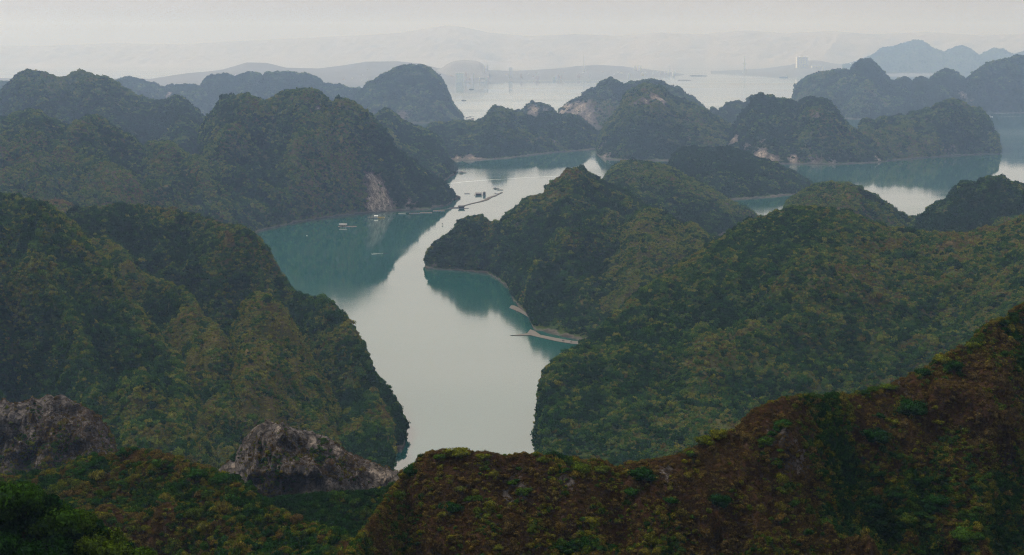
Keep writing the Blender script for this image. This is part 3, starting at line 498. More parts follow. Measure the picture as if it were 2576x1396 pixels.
NTOT = 0
for i, S_ in enumerate(SURF):
    h = S_['h']
    if not h['shrub'] or not h['forest']: continue
    rng = np.random.default_rng(100+i); size = h['size']*({'far': .74, 'mid': .70, 'near': .85}[h['lod']])
    tot = sample_surface(S_, None, rng)
    n = int(min(90000, tot/(size*size*.42)*h['dens'])); 
    pts, dry, rock, r = sample_surface(S_, n, rng)
    xp, yp, dep = PROJ(pts[:, 0], pts[:, 1], pts[:, 2])
    cl = fbm(pts[:, 0]/(size*4)+i, pts[:, 1]/(size*4), 3)            # clumps
    fine = fbm(pts[:, 0]/(size*1.6)+i, pts[:, 1]/(size*1.6), 2)
    dv = dry+.30*cl+.12*rng.standard_normal(n)
    keep = (~hidden(xp, yp, pts[:, 1], S_, 40)) & (rng.random(n) > np.clip((rock-.38)*2.6, 0, .96))
    keep &= pts[:, 2] > (2.2+rng.random(n)*1.5 if size < 12 else 1.)
    isdry = dv > .62
    # on dry ground bushes are fewer and tufts more common
    keep &= ~((~isdry) & (rng.random(n) < np.clip(dry-.6, 0, .35)))
    m = keep
    k = m.sum(); tuftp = (rng.random(k) < np.clip((dv[m]-.42)*1.9, 0, .85)) & (h['lod'] != 'far')
    var = np.where(tuftp, rng.integers(5, 7, k), rng.integers(0, 5, k))
    sc_ = size*.5*np.exp(.38*rng.standard_normal(k))*(1-.32*np.clip(dv[m], 0, 1))*(1+.22*fine[m])
    sc_ = np.clip(sc_, size*.16, size*1.25)
    sc_ = np.where(tuftp, sc_*.62, sc_)
    scl = np.stack([sc_, sc_, sc_*rng.uniform(.9, 1.55, k)], 1)
    rot = np.stack([.2*rng.standard_normal(k), .2*rng.standard_normal(k), rng.uniform(0, 6.28, k)], 1)
    tint = np.clip(.25-(.15 if h['lod'] == 'far' else 0)+(dv[m]-.34)*1.05+.13*rng.standard_normal(k), 0, 1); tint = np.where(tuftp, np.clip(tint+.12, .5, 1), np.clip(tint, 0, .80)); tint = np.minimum(tint, min(h['tcap'], .50 if h['lod'] == 'far' else 9)+.04*rng.standard_normal(k))
    big_ = rng.random(k) < (.025 if h['lod'] == 'mid' else 0); scl[big_] *= 1.6; tint = np.where(big_, rng.uniform(0, .3, k), tint)
    pp = pts[m].copy(); pp[:, 2] -= sc_*.12
    scatter('vegetation', pp, scl, rot, var, tint, h['lod'], h['forest']); NTOT += k
print('scattered', NTOT)


# ------------------------------------------------------------------ single shrubs and trees of the foreground
def surf_at(lab, x, y):
    S_ = next(q for q in SURF if lab in q['h']['label']); nf = S_['nf']
    sx, sy, _ = PROJ(S_['X'][:nf], S_['Y'][:nf], S_['Z'][:nf]); k = np.argmin((sx-x)**2+(sy-y)**2)
    return Vector((S_['X'][:nf].ravel()[k], S_['Y'][:nf].ravel()[k], S_['Z'][:nf].ravel()[k]))
def stems(seed, trunk_h, r0, spread, n):
    r = random.Random(seed); m = MB(); top = Vector((r.uniform(-.05, .05), r.uniform(-.05, .05), trunk_h)); m.bar((0, 0, -.5), top, r0, r0*.7)
    for i in range(n):
        a = 6.283*(i+r.random()*.5)/n; b = top+Vector((math.cos(a)*spread, math.sin(a)*spread, r.uniform(.25, .5))); m.bar(top, b, r0*.6, r0*.25, 5)
    return m
_crown = [(lambda vf: mesh_np('crown', vf[0], vf[1], M_SCR_SHADED, link=False).data)(crown(200+i, 1500, .06, 9+i % 4, flat=[.55, .7, .62, .85][i % 4])) for i in range(5)]
_tree = [(lambda vf: mesh_np('crown', vf[0], vf[1], M_SCR_SHADED, link=False).data)(crown(230+i, 3200, .06, 13+i, flat=.8, core=.6, droop=.6)) for i in range(3)]
_stem = [stems(i, .28, .045, .42, 4) for i in range(3)]
def _mk(mb, nm, mat):
    me = bpy.data.meshes.new(nm); me.from_pydata(mb.v, [], mb.f); me.materials.append(mat); return me
_stem_me = [_mk(m, 'trunk', M_BARK) for m in _stem]
_trunk_me = [_mk(stems(40+i, 1.0, .06, .6, 6), 'trunk', M_BARK) for i in range(3)]
def plant(kind, p, r, tint, label, group, seed, cat='bush', squash=1.):
    rd = random.Random(seed)
    root = empty(kind, p, rd.uniform(0, 6.28)); root.scale = (r, r, r*squash)
    tag(root, label, cat, group)
    tree_ = kind == 'tree'
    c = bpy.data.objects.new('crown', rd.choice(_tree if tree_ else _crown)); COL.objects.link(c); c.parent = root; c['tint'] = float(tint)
    if tree_: c.location = (0, 0, .85)
    else: c.location = (0, 0, .12)
    t_ = bpy.data.objects.new('trunk', rd.choice(_trunk_me if tree_ else _stem_me)); COL.objects.link(t_); t_.parent = root
    return root
FG = 'dark rust-brown foreground ridge'; HK = 'rust-brown foreground hillock'; CO = 'nearest dark leafy'
GB = 'bushes on the foreground ridge'
SPECIAL = [
 (FG, 1152, 1140, 42, .56, .62, 'large domed yellow-green bush crowning the left end of the foreground ridge'),
 (FG, 1108, 1150, 20, .50, .7, 'small olive bush just left of the large domed yellow-green bush'),
 (FG, 1215, 1149, 22, .60, .6, 'low yellowish bush on the crest right of the large domed bush'),
 (FG, 1366, 1160, 22, .48, .9, 'round green bush standing on the crest at the foot of the channel cliff'),
 (FG, 1405, 1170, 18, .58, .8, 'small yellowish bush right of the round green bush on the crest'),
 (FG, 1457, 1178, 34, .42, .8, 'broad bright green bush on the crest below the near right hill'),
 (FG, 1515, 1180, 26, .52, .8, 'olive bush right of the broad bright green bush on the crest'),
 (FG, 1579, 1190, 22, .60, .8, 'yellow-green bush in the dip of the foreground crest'),
 (FG, 1615, 1200, 40, .06, .8, 'very dark wide bush just below the dip in the foreground crest'),
 (FG, 1740, 1142, 20, .45, .8, 'green bush on the crest where the ridge starts to climb'),
 (FG, 1771, 1114, 27, .56, .85, 'left one of the yellow-green bush pair on the climbing crest'),
 (FG, 1807, 1099, 25, .56, .95, 'right one of the yellow-green bush pair on the climbing crest'),
 (FG, 1969, 1066, 28, .30, .7, 'dark green bush just under the rusty knob of the ridge'),
 (FG, 1926, 1116, 26, .35, .8, 'green bush on the grey ledges under the rusty knob'),
 (FG, 2231, 972, 30, .50, .6, 'flat olive bush on the crest left of the grey boulders'),
 (FG, 2322, 940, 26, .14, .9, 'dark bush on the crest left of the yellow treetop'),
 (FG, 2368, 908, 27, .62, .95, 'bright yellow bush standing out on the crest at the right'),
 (FG, 2450, 868, 24, .55, .8, 'yellow-green bush high on the crest near the right edge'),
 (FG, 2395, 930, 34, .10, .9, 'dark bush in the hollow under the bright yellow bush'),
 (FG, 2292, 1031, 46, .04, .9, 'biggest nearly black bush on the upper right slope'),
 (FG, 2200, 1104, 40, .05, .9, 'second large nearly black bush, below the biggest one on the right slope'),
 (FG, 1810, 1265, 36, .06, 1., 'large very dark bush in the middle of the ridge face'),
 (FG, 1317, 1244, 24, .40, .9, 'green bush on the face below the round green crest bush'),
 (FG, 1487, 1314, 22, .56, .9, 'yellowish bush low on the ridge face below the crest dip'),
 (FG, 1591, 1238, 26, .34, .8, 'green bush beside the grey ledge under the crest dip'),
 (FG, 1134, 1281, 38, .10, .9, 'dark bush low on the left shoulder of the ridge'),
 (FG, 1036, 1190, 30, .08, 1., 'dark bush hanging over the leftmost end of the ridge'),
 (FG, 2426, 1350, 44, .40, .8, 'light green tree-like bush in the bottom right thicket'),
 (FG, 2347, 1262, 44, .20, .8, 'dense green bush in the upper part of the bottom right thicket'),
 (FG, 1160, 1230, 22, .52, .8, 'olive bush on the rusty slope under the large domed bush'),
 (FG, 1690, 1262, 24, .30, .9, 'green bush on the dark rock ledges of the ridge middle'),
 (HK, 318, 1146, 26, .26, .9, 'green bush on the very top of the lower left hillock'),
 (HK, 285, 1152, 16, .40, .8, 'small bush just left of the top bush on the hillock'),
 (HK, 432, 1172, 24, .30, .8, 'bush on the right shoulder of the lower left hillock'),
 (HK, 560, 1208, 38, .22, .9, 'dark rounded bush where the hillock meets the craggy outcrop'),
 (HK, 500, 1200, 30, .26, .8, 'green bush left of the dark rounded one on the hillock edge'),
 (HK, 240, 1175, 26, .14, .9, 'dark bush on the left flank of the hillock'),
]
for q, (lab, x, y, rp, tint, sq, label) in enumerate(SPECIAL):
    p = surf_at(lab, x, y); r = rp*p.y/F; p.z -= r*.25
    plant('shrub', p, r, tint, label, GB if lab == FG else 'bushes on the lower left hillock', 900+q, squash=sq)
SHORT = ['large domed yellow-green bush', 'small olive bush', 'low yellowish crest bush', 'round green crest bush', 'small yellowish crest bush', 'broad bright green bush', 'olive crest bush', 'yellow-green bush in the dip', 'very dark wide bush', 'green bush at the start of the climb', 'left pair bush', 'right pair bush', 'bush under the rusty knob', 'bush on the grey ledges', 'flat olive crest bush', 'dark crest bush', 'bright yellow bush', 'highest yellow-green bush', 'dark bush in the hollow', 'biggest nearly black bush', 'second nearly black bush', 'large very dark middle bush', 'green face bush', 'yellowish low bush', 'bush beside the grey ledge', 'dark left shoulder bush', 'bush hanging at the left end', 'light green thicket bush', 'dense green thicket bush', 'olive bush on the rusty slope', 'bush on the middle ledges', 'hillock top bush', 'small bush by the hillock top', 'right shoulder bush', 'dark rounded hillock bush', 'hillock edge bush', 'left flank bush']
FOUND = []
def many(lab, n, size, group, seed, xr=(-40, 2620), yr=(0, 1410)):
    S_ = next(q for q in SURF if lab in q['h']['label']); rng = np.random.default_rng(seed)
    pts, dry, rock, r = sample_surface(S_, n*30, rng, 2); xp, yp, _ = PROJ(pts[:, 0], pts[:, 1], pts[:, 2])
    cl = fbm(pts[:, 0]/6+seed, pts[:, 1]/6, 3); got = []
    for i in np.argsort(-cl+.5*rng.random(len(cl))+.4*dry):
        if len(got) >= n: break
        if not (xr[0] < xp[i] < xr[1] and yr[0] < yp[i] < yr[1]): continue
        if hidden(xp[i:i+1], yp[i:i+1], pts[i:i+1, 1], S_, 8)[0]: continue
        if any((xp[i]-a)**2+(yp[i]-b)**2 < (size*.55*F/pts[i, 1])**2 for a, b in got): continue
        got.append((xp[i], yp[i])); r_ = size*random.Random(int(i)).uniform(.55, 1.25)
        t_ = float(np.clip(dry[i]*.55-.1+.16*rng.standard_normal(), .02, .62))
        FOUND.append((xp[i], yp[i], Vector(pts[i])-Vector((0, 0, r_*.2)), r_, t_, group, int(i)+seed))
many(FG, 165, 1.15, GB, 3)
many(FG, 40, 1.9, GB, 5, xr=(2050, 2620), yr=(1180, 1420))
many(HK, 50, 1.9, 'bushes on the lower left hillock', 4)
ORD = 'nearest second third fourth fifth sixth seventh eighth ninth tenth eleventh twelfth thirteenth fourteenth fifteenth sixteenth seventeenth eighteenth nineteenth twentieth twenty-first twenty-second twenty-third twenty-fourth twenty-fifth twenty-sixth twenty-seventh twenty-eighth twenty-ninth thirtieth'.split()
near_ = {}
for k, f_ in enumerate(FOUND):
    hk = 'hillock' in f_[5]
    c = min((q for q in range(len(SPECIAL)) if (SPECIAL[q][0] == HK) == hk), key=lambda q: (SPECIAL[q][1]-f_[0])**2+(SPECIAL[q][2]-f_[1])**2)
    dx, dy = f_[0]-SPECIAL[c][1], f_[1]-SPECIAL[c][2]
    d_ = ('right of' if dx > 0 else 'left of') if abs(dx) > abs(dy) else ('below' if dy > 0 else 'above')
    col_ = 'dark green' if f_[4] < .22 else 'mid green' if f_[4] < .42 else 'olive'
    near_.setdefault((c, d_, col_), []).append((dx*dx+dy*dy, k))
for (c, d_, col_), v in near_.items():
    for n_, (_, k) in enumerate(sorted(v)):
        f_ = FOUND[k]; lb = '%s small %s bush %s the %s' % (ORD[min(n_, 29)], col_, d_, SHORT[c])
        plant('shrub', f_[2], f_[3], f_[4], lb, f_[5], f_[6], squash=random.Random(f_[6]+1).uniform(.6, 1.0))
for q, (x, y, rp, sq, label) in enumerate([(30, 1290, 95, 1., 'tall dark leafy tree at the far left of the bottom corner'), (150, 1330, 90, .9, 'rounded leafy tree beside the tall one in the bottom left corner'), (255, 1385, 80, .9, 'leafy tree with drooping sprays lowest in the bottom left'), (95, 1395, 90, .8, 'leafy tree cut by the bottom edge in the left corner'), (340, 1420, 60, .9, 'small feathery tree at the bottom edge right of the corner trees'), (-10, 1380, 80, .9, 'leafy tree cut off by the left and bottom edges'), (205, 1320, 48, .9, 'slim feathery treetop behind the drooping tree')]):
    p = surf_at(CO, x, y); r = rp*p.y/F
    plant('tree', p-Vector((0, 0, r*.9)), r, [.26, .36, .42, .24, .44, .2, .40][q], label, 'trees in the bottom left corner', 990+q, 'tree', sq)

# ------------------------------------------------------------------ floating houses, boats and rafts
M_WHITE = simple('white_paint', (.75, .73, .70)); M_WOOD = simple('weathered_wood', (.22, .17, .13), .8, .4, .8)
M_ROOF = simple('grey_sheet_roof', (.24, .23, .23), .7, .3, .4); M_DARK = simple('dark_tarred_wood', (.035, .035, .035)); M_YEL = simple('yellow_tarpaulin', (.72, .52, .12), .7, .2)
M_PINK = simple('faded_pink_boards', (.5, .34, .28)); M_BLUE = simple('blue_barrel', (.05, .16, .38)); M_WIN = simple('dark_window', (.03, .035, .04), .3); M_NET = simple('wet_net_raft', (.12, .11, .10), .9, .4, .6)
M_ROCK = simple('shore_rock', (.10, .085, .075), .9, .5, .5); M_FOAM = simple('foam', (.62, .64, .63), .8, .2, .8)
def wl(x, y, z=0.): return Vector(tuple(float(v) for v in WAT(x, y, z)))
def raft(m, L, W_, h=.45): m.box(-L/2, L/2, -W_/2, W_/2, .1, h)
def floating_house(x, y, w_, label, roofmat, extra=0, dark=False, rz=0., cat='floating house'):
    root = empty('floating_house', wl(x, y), rz); tag(root, label, cat, 'floating fish farm buildings')
    m = MB(); raft(m, w_*1.25, w_*.8); m.build('raft', M_WOOD, root)
    m = MB()
    for i in range(8): m.bar((-w_*.6+i*w_*.17, -w_*.38, 0), (-w_*.6+i*w_*.17+.9, -w_*.38, 0), .35, n=8)
    m.build('float', M_BLUE, root)
    m = MB(); m.box(-w_*.38, w_*.38, -w_*.22, w_*.26, .45, 2.9); m.build('wall', M_DARK if dark else M_WHITE, root)
    for k in (-.24, 0., .24):
        m = MB(); m.box(w_*(k-.05), w_*(k+.05), -w_*.22-.06, -w_*.22-.003, 1.1 if k else .5, 2.3); m.build('window' if k else 'door', M_WIN, root)
    m = MB(); a = w_*.5; b = w_*.34
    m.loft([[(-a, -b, 2.85), (a, -b, 2.85), (a, -b+.1, 3.0), (a, .02*w_, 4.4), (a, b+.04*w_, 3.0), (a, b+.04*w_, 2.85), (-a, b+.04*w_, 2.85), (-a, b+.04*w_, 3.0), (-a, .02*w_, 4.4), (-a, -b+.1, 3.0)][i:]+[] for i in ()]) if False else None
    sec = lambda X: [(X, -b, 2.8), (X, .02*w_, 4.5), (X, b+.04*w_, 2.8), (X, b+.04*w_, 2.92), (X, .02*w_, 4.65), (X, -b, 2.92)]
    m.loft([sec(-a), sec(a)]); m.build('roof', roofmat, root)
    if extra:
        m = MB(); m.box(w_*.65, w_*.65+extra, -1.6, 1.6, .12, .5)
        for i in range(int(extra//2)): m.box(w_*.65+.3+i*2, w_*.65+.5+i*2, -1.6, 1.6, .5, 1.0)
        m.build('walkway', M_PINK if not dark else M_WOOD, root)
    return root
floating_house(863, 570, 11, 'grey-roofed floating house with a pale walkway, nearest of the fish farms', M_ROOF, extra=12)
floating_house(1204, 490.5, 13, 'long floating house with a broad grey roof out in the bright channel', M_ROOF, dark=True)
floating_house(1161, 524, 11, 'dark floating shed at the near end of the long float line', M_DARK, extra=5, dark=True)
floating_house(946, 548.5, 6, 'small white floating hut beside the yellow-edged raft', M_WHITE)
def pontoon(x, y, L, W_, mat, label, rz=0., rails=True, group='fish rafts on the bay', cat='raft'):
    root = empty('fish_raft', wl(x, y), rz); tag(root, label, cat, group)
    m = MB(); nx = max(2, int(L//4))
    for i in range(nx+1): m.box(-L/2+i*L/nx-.25, -L/2+i*L/nx+.25, -W_/2, W_/2, .2, .5)
    for j in (-.5, 0, .5): m.box(-L/2, L/2, W_*j-.3, W_*j+.3, .503, .75)
    m.build('frame', mat, root)
    m = MB()
    for i in range(nx):
        for j in (-.5, .5): m.bar((-L/2+(i+.25)*L/nx, W_*j, .1), (-L/2+(i+.7)*L/nx, W_*j, .1), .35, n=8)
    m.build('float', M_BLUE, root)
    if rails:
        m = MB(); m.box(-L*.42, L*.42, -W_*.42, W_*.42, .14, .19); m.build('net', M_NET, root)
    return root
r_ = pontoon(958, 548, 11, 6, M_YEL, 'fish raft with a yellow tarpaulin edge beside the white hut')
m = MB(); m.box(-5.6, 5.6, -2.9, -2.2, .75, 1.9); m.build('tarpaulin', M_YEL, r_); m = MB(); m.box(-5.5, 5.5, -2.1, 2.6, .755, 1.3, .4, .6); m.build('cover', M_PINK, r_)
pontoon(934, 548.5, 8, 4, M_WOOD, 'small dark raft left of the white floating hut')
pontoon(1175, 487.5, 10, 3, M_WOOD, 'small raft left of the long floating house')
pontoon(1141, 523, 13, 9, M_NET, 'square net raft left of the dark floating shed')
pontoon(1258, 478, 11, 5, M_WOOD, 'pale net raft near the far end of the float line')
pontoon(1250, 487, 10, 3, M_WHITE, 'short white raft alongside the far end of the float line')
for q, (x, y, L, lb) in enumerate([(1043, 537, 16, 'pinkish raft moored on the dark shore, left of the other two'), (1072, 535.5, 18, 'middle pinkish raft moored along the dark shore'), (1104, 531, 18, 'right-hand pinkish raft moored by the wooded point')]): pontoon(x, y, L, 4, M_PINK, lb, rz=.12)
# tall hut at the right end of the long house
root = empty('floating_hut', wl(1218.5, 491)); tag(root, 'tall narrow dark hut at the right end of the long floating house', 'floating hut', 'floating fish farm buildings')
m = MB(); m.box(-3, 3, -2.5, 2.5, .1, .5); m.build('raft', M_WOOD, root); m = MB(); m.box(-2.1, 2.1, -2, 2, .5, 5.2); m.build('wall', M_DARK, root); m = MB(); m.box(-2.7, 2.7, -2.6, 2.6, 5.2, 6.6, 1.6, 1.6); m.build('roof', M_ROOF, root)
# long float line
LP = [wl(x, y) for x, y in [(1091, 531), (1110, 528), (1128, 525.5), (1150, 522), (1170, 517), (1186, 512.3), (1207, 507.8), (1223, 503), (1233, 496.5), (1246, 492.5), (1263, 484)]]
root = empty('float_line', LP[0]); tag(root, 'long bending line of net floats crossing the bright channel', 'float line')
m = MB(); m2 = MB()
for i in range(len(LP)-1):
    a, b = LP[i]-LP[0], LP[i+1]-LP[0]; d = (b-a); n_ = int(d.length//5)+1; wd = [.8, .8, 1.2, 1.2, 1.4, 1.6, 2.2, 3.2, 2.6, 1.4][i]
    q = Vector((-d.y, d.x, 0)).normalized()*wd
    m.hexa([a-q+Vector((0, 0, .15)), b-q+Vector((0, 0, .15)), b+q+Vector((0, 0, .15)), a+q+Vector((0, 0, .15)), a-q+Vector((0, 0, .45)), b-q+Vector((0, 0, .45)), b+q+Vector((0, 0, .45)), a+q+Vector((0, 0, .45))])
    for k in range(n_):
        c = a+d*(k+.5)/n_; m2.bar(c-q+Vector((0, 0, .5)), c-q*.4+Vector((0, 0, .5)), .4, n=7); m2.bar(c+q*.4+Vector((0, 0, .5)), c+q+Vector((0, 0, .5)), .4, n=7)
m.build('walkway', M_NET, root); m2.build('float', M_WOOD, root)
def boat(x, y, L, label, mat=None, cabin=True, rz=0., cat='boat', group='boats on the bay'):
    root = empty('boat', wl(x, y), rz); tag(root, label, cat, group); mat = mat or M_WHITE; W_ = L*.13; H = L*.09
    m = MB(); secs = []
    for t, w_, z in ((-.5, .75, 1.0), (-.3, 1, .92), (.1, 1, .95), (.35, .6, 1.15), (.5, .06, 1.5)):
        X = L*t; secs.append([(X, -W_*w_, H*z), (X, -W_*w_*.6, -.2), (X, W_*w_*.6, -.2), (X, W_*w_, H*z)])
    m.loft(secs); m.build('hull', mat, root)
    if cabin:
        m = MB(); m.box(-L*.32, L*.08, -W_*.7, W_*.7, H*.9, H*2.2); m.build('cabin', M_WHITE if mat is not M_WHITE else M_WOOD, root)
        m = MB(); m.box(-L*.36, L*.13, -W_*.85, W_*.85, H*2.2, H*2.45); m.build('roof', mat, root)
    return root
boat(1163, 435, 17, 'white boat at the foot of the headland, in the dark inlet')
boat(1248, 474.5, 11, 'small white boat above the far end of the float line')
boat(1011, 537.5, 11, 'white skiff moored on the dark shore right of the grey cliff', cabin=False)
boat(970, 638, 6.5, 'small dark motorboat trailing a wake in the teal bay', M_DARK, cabin=False)
boat(2491, 294, 20, 'white boat in the shade of the island chain at the right edge')
boat(1186, 225, 30, 'tiny dark boat on the pale far water', M_DARK); boat(1167, 253, 24, 'tiny dark boat beside the steep side of the dome island', M_DARK)
def foam(pts, wd, label, z=.02):
    v = []; f = []; P3 = [wl(x, y, z) for x, y in pts]; rr = random.Random(len(pts))
    Q = []
    for i in range(len(P3)-1):
        n_ = 14
        for k in range(n_): Q.append(P3[i].lerp(P3[i+1], k/n_))
    Q.append(P3[-1])
    for i, p in enumerate(Q):
        d = (Q[min(i+1, len(Q)-1)]-Q[max(i-1, 0)]); q = Vector((-d.y, d.x, 0)).normalized(); t = i/(len(Q)-1)
        w_ = np.interp(t, np.linspace(0, 1, len(wd)), wd)*(.6+.8*rr.random()); v += [tuple(p-q*w_), tuple(p+q*w_)]
        if i: f.append((2*i-2, 2*i, 2*i+1, 2*i-1))
    me = bpy.data.meshes.new('wake'); me.from_pydata(v, [], f); me.materials.append(M_FOAM); o = bpy.data.objects.new('wake', me); COL.objects.link(o); tag(o, label, 'wake', kind='stuff')
foam([(1112, 464), (1164, 457.5), (1227, 452.5), (1274, 450), (1333, 446), (1413, 442.6), (1520, 437)], [.6, 2.6, 2, 1.4, 1.8, 1.8, .6], 'long thin white wake crossing the mouth of the bay')
foam([(966, 638), (950, 638.4), (934, 639)], [.5, 1.2, 2.0], 'short pale wake behind the dark motorboat')
foam([(2500, 285.5), (2530, 284.6), (2576, 284)], [2, 4, 2], 'pale streak along the foot of the right-hand island chain')
foam([(2512, 294), (2540, 293.7), (2568, 293.5)], [1.5, 3.5, 1.5], 'pale streak behind the white boat at the right edge')
# buoy and stake
o = empty('buoy', wl(772, 593)); tag(o, 'lone white buoy in the left of the teal bay', 'buoy'); m = MB(); m.bar((0, 0, -.3), (0, 0, .8), 1.0, .7, 10); m.build('float', M_WHITE, o); m = MB(); m.bar((0, 0, .8), (0, 0, 1.8), .1); m.build('pole', M_WOOD, o)
o = empty('marker_stake', wl(1112.5, 566)); tag(o, 'lone dark stake standing in the bright water', 'stake'); m = MB(); m.bar((0, 0, -1), (0, 0, 3.2), .28, .22, 7); m.build('post', M_DARK, o); m = MB(); m.box(-.7, .7, -.5, .5, 1.6, 2.8, .2, .2); m.build('marker_head', M_DARK, o)
def rockm(x, y, r, label, grp='small rocks along the shore'):
    v = ICO2[0].copy(); rr = np.random.default_rng(int(x*7)); v = v*(1+.28*vnoise(v[:, 0]*2+x, v[:, 1]*2+v[:, 2]*1.7+y))[:, None]*r*np.array([1.15, .9, .85])
    o = mesh_np('rock', v+np.array([0, 0, r*.25]), ICO2[1], M_ROCK); o.location = wl(x, y); tag(o, label, 'rock', grp)
rockm(1151, 498.5, 4.2, 'larger dark rock off the tip of the wooded point'); rockm(1147.5, 501.5, 2.6, 'smaller rock between the larger one and the wooded point')
rockm(1301, 784, .9, 'small dark boulder off the narrow mud beach'); rockm(1296, 754, 1.0, 'tiny boulder at the turn of the island shore')
for q, (x, y, lb) in enumerate([(1417, 858.5, 'dark boulder on the mud spit, left one of two'), (1437, 861.5, 'dark boulder on the mud spit, right one of two')]): rockm(x, y, 1.2, lb)
# ships far away
def ship(x, y, L, H, label, mat, castle=True):
    root = empty('ship', wl(x, y)); tag(root, label, 'ship', 'ships on the far water')
    m = MB(); W_ = L*.08; m.loft([[(L*t, -W_*w_, H), (L*t, -W_*w_*.8, -.5), (L*t, W_*w_*.8, -.5), (L*t, W_*w_, H)] for t, w_ in ((-.5, .8), (-.4, 1), (.4, 1), (.5, .1))]); m.build('hull', mat, root)
    if castle:
        m = MB(); m.box(L*.26, L*.38, -W_*.8, W_*.8, H, H*3.4); m.build('bridge', M_WHITE, root)
        m = MB(); m.bar((L*.32, 0, H*3.4), (L*.32, 0, H*4.6), L*.012); m.build('mast', M_DARK, root)
    m = MB(); m.box(-L*.4, L*.2, -W_*.6, W_*.6, H, H*1.35); m.build('hatch', M_WOOD, root)
ship(1971, 195.5, 78, 7.5, 'cargo ship lying in front of the tall white block', simple('dull_ship_hull', (.08, .08, .12)))
ship(1757, 191, 165, 5, 'long low barge train below the far city', M_DARK, False); ship(1722, 202, 110, 3.5, 'shorter pale barge on the open far water', M_WOOD, False)

# ------------------------------------------------------------------ the far city
M_CREAM = simple('pale_facade', (.92, .90, .86), .8, .06, .01); M_GREYF = simple('grey_facade', (.80, .81, .83), .8, .1, .01); M_ROSE = simple('pinkish_facade', (.78, .66, .62), .8, .1, .01)
M_STEEL = simple('white_pylon_paint', (.86, .86, .84), .6, .03, .01)
def coast_z(x, D):
    z = 0
    for S_ in SURF[:4]:
        s_ = (x-CX)/F*1.0; sx = S_['s']; c = int(np.clip(np.searchsorted(sx, s_*1.0), 0, len(sx)-1))
        if sx[0] <= s_ <= sx[-1]: z = max(z, float(np.interp(D, S_['Y'][:S_['nf'], c], S_['Z'][:S_['nf'], c], left=0)))
    return z
def building(x0, x1, y0, y1, D, label, mat, group='buildings of the far city', name='building', cap=True):
    a = P((x0+x1)/2, y1, D); k = D/F; w_ = (x1-x0)*k; base = coast_z((x0+x1)/2, D)-3; top = float(P(x0, y0, D)[2])
    root = empty(name, (float(a[0]), float(a[1]), base)); h_ = max(8, top-base); tag(root, label, 'building', group)
    m = MB(); m.box(-w_/2, w_/2, -w_*.3-5, w_*.3+5, 0, h_); m.build('wall', mat, root)
    if cap: m = MB(); m.box(-w_*.22, w_*.2, -w_*.12, w_*.12, h_, h_+max(3, h_*.06)); m.build('rooftop_box', mat, root)
    return root, w_, h_
r_, w_, h_ = building(2003, 2030, 143, 177, 17600, 'tall white apartment block standing alone on the far shore at right', M_CREAM, name='apartment_block')
for k in (-.36, -.12, .12, .36):
    m = MB(); m.box(w_*(k-.035), w_*(k+.035), -w_*.3-8, -w_*.3-5.003, h_*.06, h_*.95); m.build('window_strip', M_GREYF, r_)
building(2041, 2063, 165.5, 175, 17700, 'low white hall right of the tall white block', M_CREAM, cap=False)
building(1147, 1166, 183, 192, 13200, 'broad low pale hall at the foot of the round city hill', M_CREAM, cap=False)
building(1217, 1221, 164, 196, 14200, 'slim pale tower left of a darker twin behind the dome island', M_CREAM); building(1224, 1228.5, 163, 190, 14600, 'slim grey tower right of its pale twin', M_GREYF)
building(1280, 1284.5, 170, 196, 14300, 'grey tower in the middle of the city waterfront', M_GREYF); building(1286, 1289, 169, 192, 14700, 'narrower tower joined behind the waterfront grey tower', M_GREYF)
building(1595, 1600, 165, 180, 16600, 'leftmost of the slim tower trio right of the white pylon', M_CREAM); building(1602, 1606.5, 164, 180, 16650, 'middle one of the slim tower trio', M_CREAM); building(1609, 1613, 165, 180, 16600, 'rightmost of the slim tower trio', M_CREAM)
rc_ = random.Random(21); cols = ['pale', 'grey', 'pinkish']; mats = [M_CREAM, M_GREYF, M_ROSE]
for q in range(64):
    x = rc_.uniform(1130, 1700) if q < 48 else rc_.uniform(885, 925) if q < 53 else rc_.uniform(2045, 2150) if q < 58 else rc_.uniform(560, 880)
    yb = float(np.interp(x, [400, 880, 1122, 1400, 1600, 1730], [221, 214, 208, 202, 197, 190])) if x < 1800 else 188
    D = 250*F/(yb-125)*(1+rc_.uniform(.02, .11)) if x < 1800 else 17500; w0 = rc_.uniform(2.5, 8); h0 = rc_.uniform(3, 9) if rc_.random() < .8 else rc_.uniform(10, 20)
    yy = 125+250*F/D; c_ = rc_.randrange(3)
    zone = 'waterfront right of the dome island' if 1100 < x < 1300 else 'waterfront left of the white pylon' if x < 1470 and x > 1000 else 'shore right of the white pylon' if 1000 < x < 1800 else 'shore beside the tall white block' if x > 1800 else 'far left shore'
    building(x-w0/2, x+w0/2, yy-3-h0, yy-1, D, '%s %s %s building in the haze on the %s' % (('tall' if h0 > 9.5 else 'low'), 'narrow' if w0 < 5 else 'wide', cols[c_], zone), mats[c_], 'small buildings of the far city')
_by = {}
for o in [q for q in COL.objects if q.get('group') == 'small buildings of the far city']: _by.setdefault(o['label'], []).append(o)
for lb_, v in _by.items():
    if len(v) > 1:
        for n_, o in enumerate(sorted(v, key=lambda q: q.location.x/q.location.y)):
            o['label'] = lb_.replace(' building in the haze', ' building').replace('the waterfront', 'waterfront')+', '+('leftmost' if n_ == 0 else ORD[n_]+' from left')
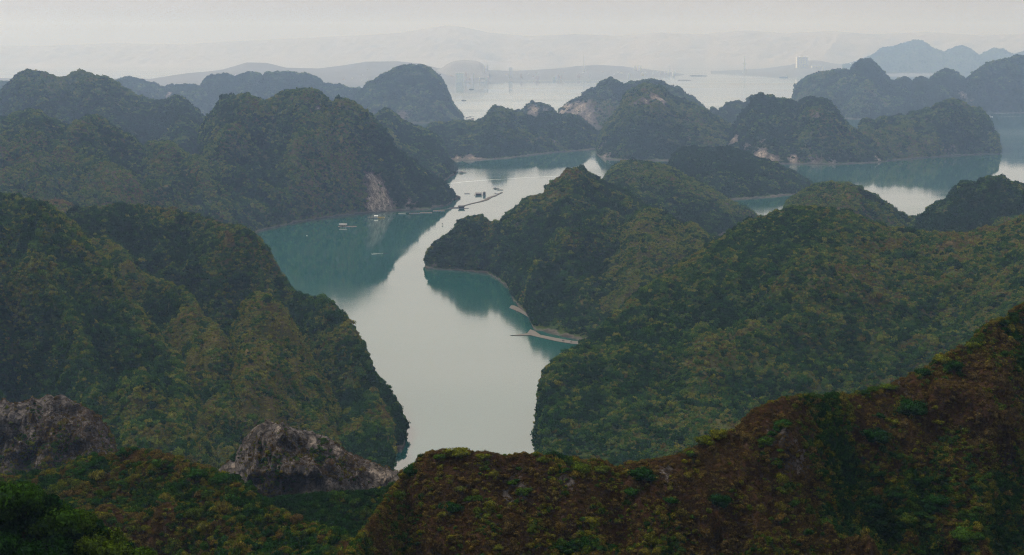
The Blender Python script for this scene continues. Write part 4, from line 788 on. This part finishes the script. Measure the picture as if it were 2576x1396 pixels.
def pylon(x, yt, yb, D, label, legs, platform=None):
    a = P(x, yb, D); k = D/F; H = (yb-yt)*k; root = empty('pylon', (float(a[0]), float(a[1]), float(a[2]))); tag(root, label, 'pylon', 'white pylons on the far shore')
    j = H*.42; m = MB(); m.bar((0, 0, j), (0, 0, H), k*1.5, k*1.0, 6); m.build('mast', M_STEEL, root)
    for lx in legs:
        m = MB(); m.bar((0, 0, j), (lx*k*.6, 0, j*.45), k*1.0, k*1.0, 6); m.bar((lx*k*.6, 0, j*.45), (lx*k, 0, -12), k*1.0, k*1.1, 6); m.build('leg', M_STEEL, root)
    m = MB(); m.box(legs[0]*k*.55, legs[-1]*k*.55, -k*.3, k*.3, j*.5, j*.62); m.build('cross_beam', M_STEEL, root)
    if platform: m = MB(); m.box(-platform*k, platform*k, -k*.5, k*.5, H*.5, H*.54); m.build('arm', M_STEEL, root)
pylon(1468.5, 137, 190, 15600, 'tall white pylon with splayed legs on the city shore', (-3.2, 8.5))
pylon(1872.5, 142, 180, 17200, 'white pylon with a short cross arm on the point left of the white block', (-4, 4), 6)
o_, _, _ = building(1681.5, 1684, 163, 178, 17000, 'thin pale chimney standing alone right of the slim tower trio', M_CREAM, cap=False)

# ------------------------------------------------------------------ water, valley ground, mud, haze
g = np.array([(-14000, -600, 0), (14000, -600, 0), (14000, 26000, 0), (-14000, 26000, 0)], float)
tag(mesh_np('water', g, [[0, 1, 2, 3]], M_WAT), 'calm pale green-grey bay water reflecting hills and sky', 'water', kind='structure')
def flat(pts, z, label):
    import bmesh
    bm = bmesh.new(); top = [bm.verts.new(wl(x, y, z)) for x, y in pts]; bot = [bm.verts.new(wl(x, y, 0)+Vector((0, 0, -.6))) for x, y in pts]
    bm.faces.new(top); n_ = len(pts)
    for a in range(n_): bm.faces.new((top[a], bot[a], bot[(a+1) % n_], top[(a+1) % n_]))
    bmesh.ops.recalc_face_normals(bm, faces=bm.faces)
    me = bpy.data.meshes.new('mudflat'); bm.to_mesh(me); bm.free(); me.materials.append(M_MUD); o = bpy.data.objects.new('mudflat', me); COL.objects.link(o); tag(o, label, 'mudflat', kind='structure')
flat([(1281, 774), (1286, 768), (1293, 768), (1313, 777), (1335, 783), (1356, 786), (1352, 800), (1342, 803), (1333, 800), (1322, 793), (1308, 785), (1293, 779)], .25, 'pale mud beach at the cove of the middle island')
flat([(1284, 843), (1300, 841.8), (1326, 838), (1334, 828), (1345, 832), (1360, 842), (1400, 850), (1440, 857), (1480, 860), (1478, 867), (1440, 864.5), (1400, 858), (1360, 849), (1335, 843), (1300, 843.8)], .3, 'long pale mud spit at the foot of the yellow-green shoulder')
def haze_box(x0, x1, y0, y1, z0, z1):
    m = MB(); m.box(x0, x1, y0, y1, z0, z1)
    t = NT('haze_air'); v = t.n('ShaderNodeVolumePrincipled'); v.inputs['Color'].default_value = (*HAZE_COLOR, 1); v.inputs['Density'].default_value = HAZE_DENSITY; v.inputs['Anisotropy'].default_value = 0.62; v.inputs['Absorption Color'].default_value = (1, 1, 1, 1)
    t.l(v.outputs[0], t.out.inputs['Volume']); o = m.build('haze', t.m)
    tag(o, 'pale haze filling the air over the bay', 'haze', kind='stuff'); return o
haze_box(-14500, 14500, -1200, 26600, -5.5, 660)
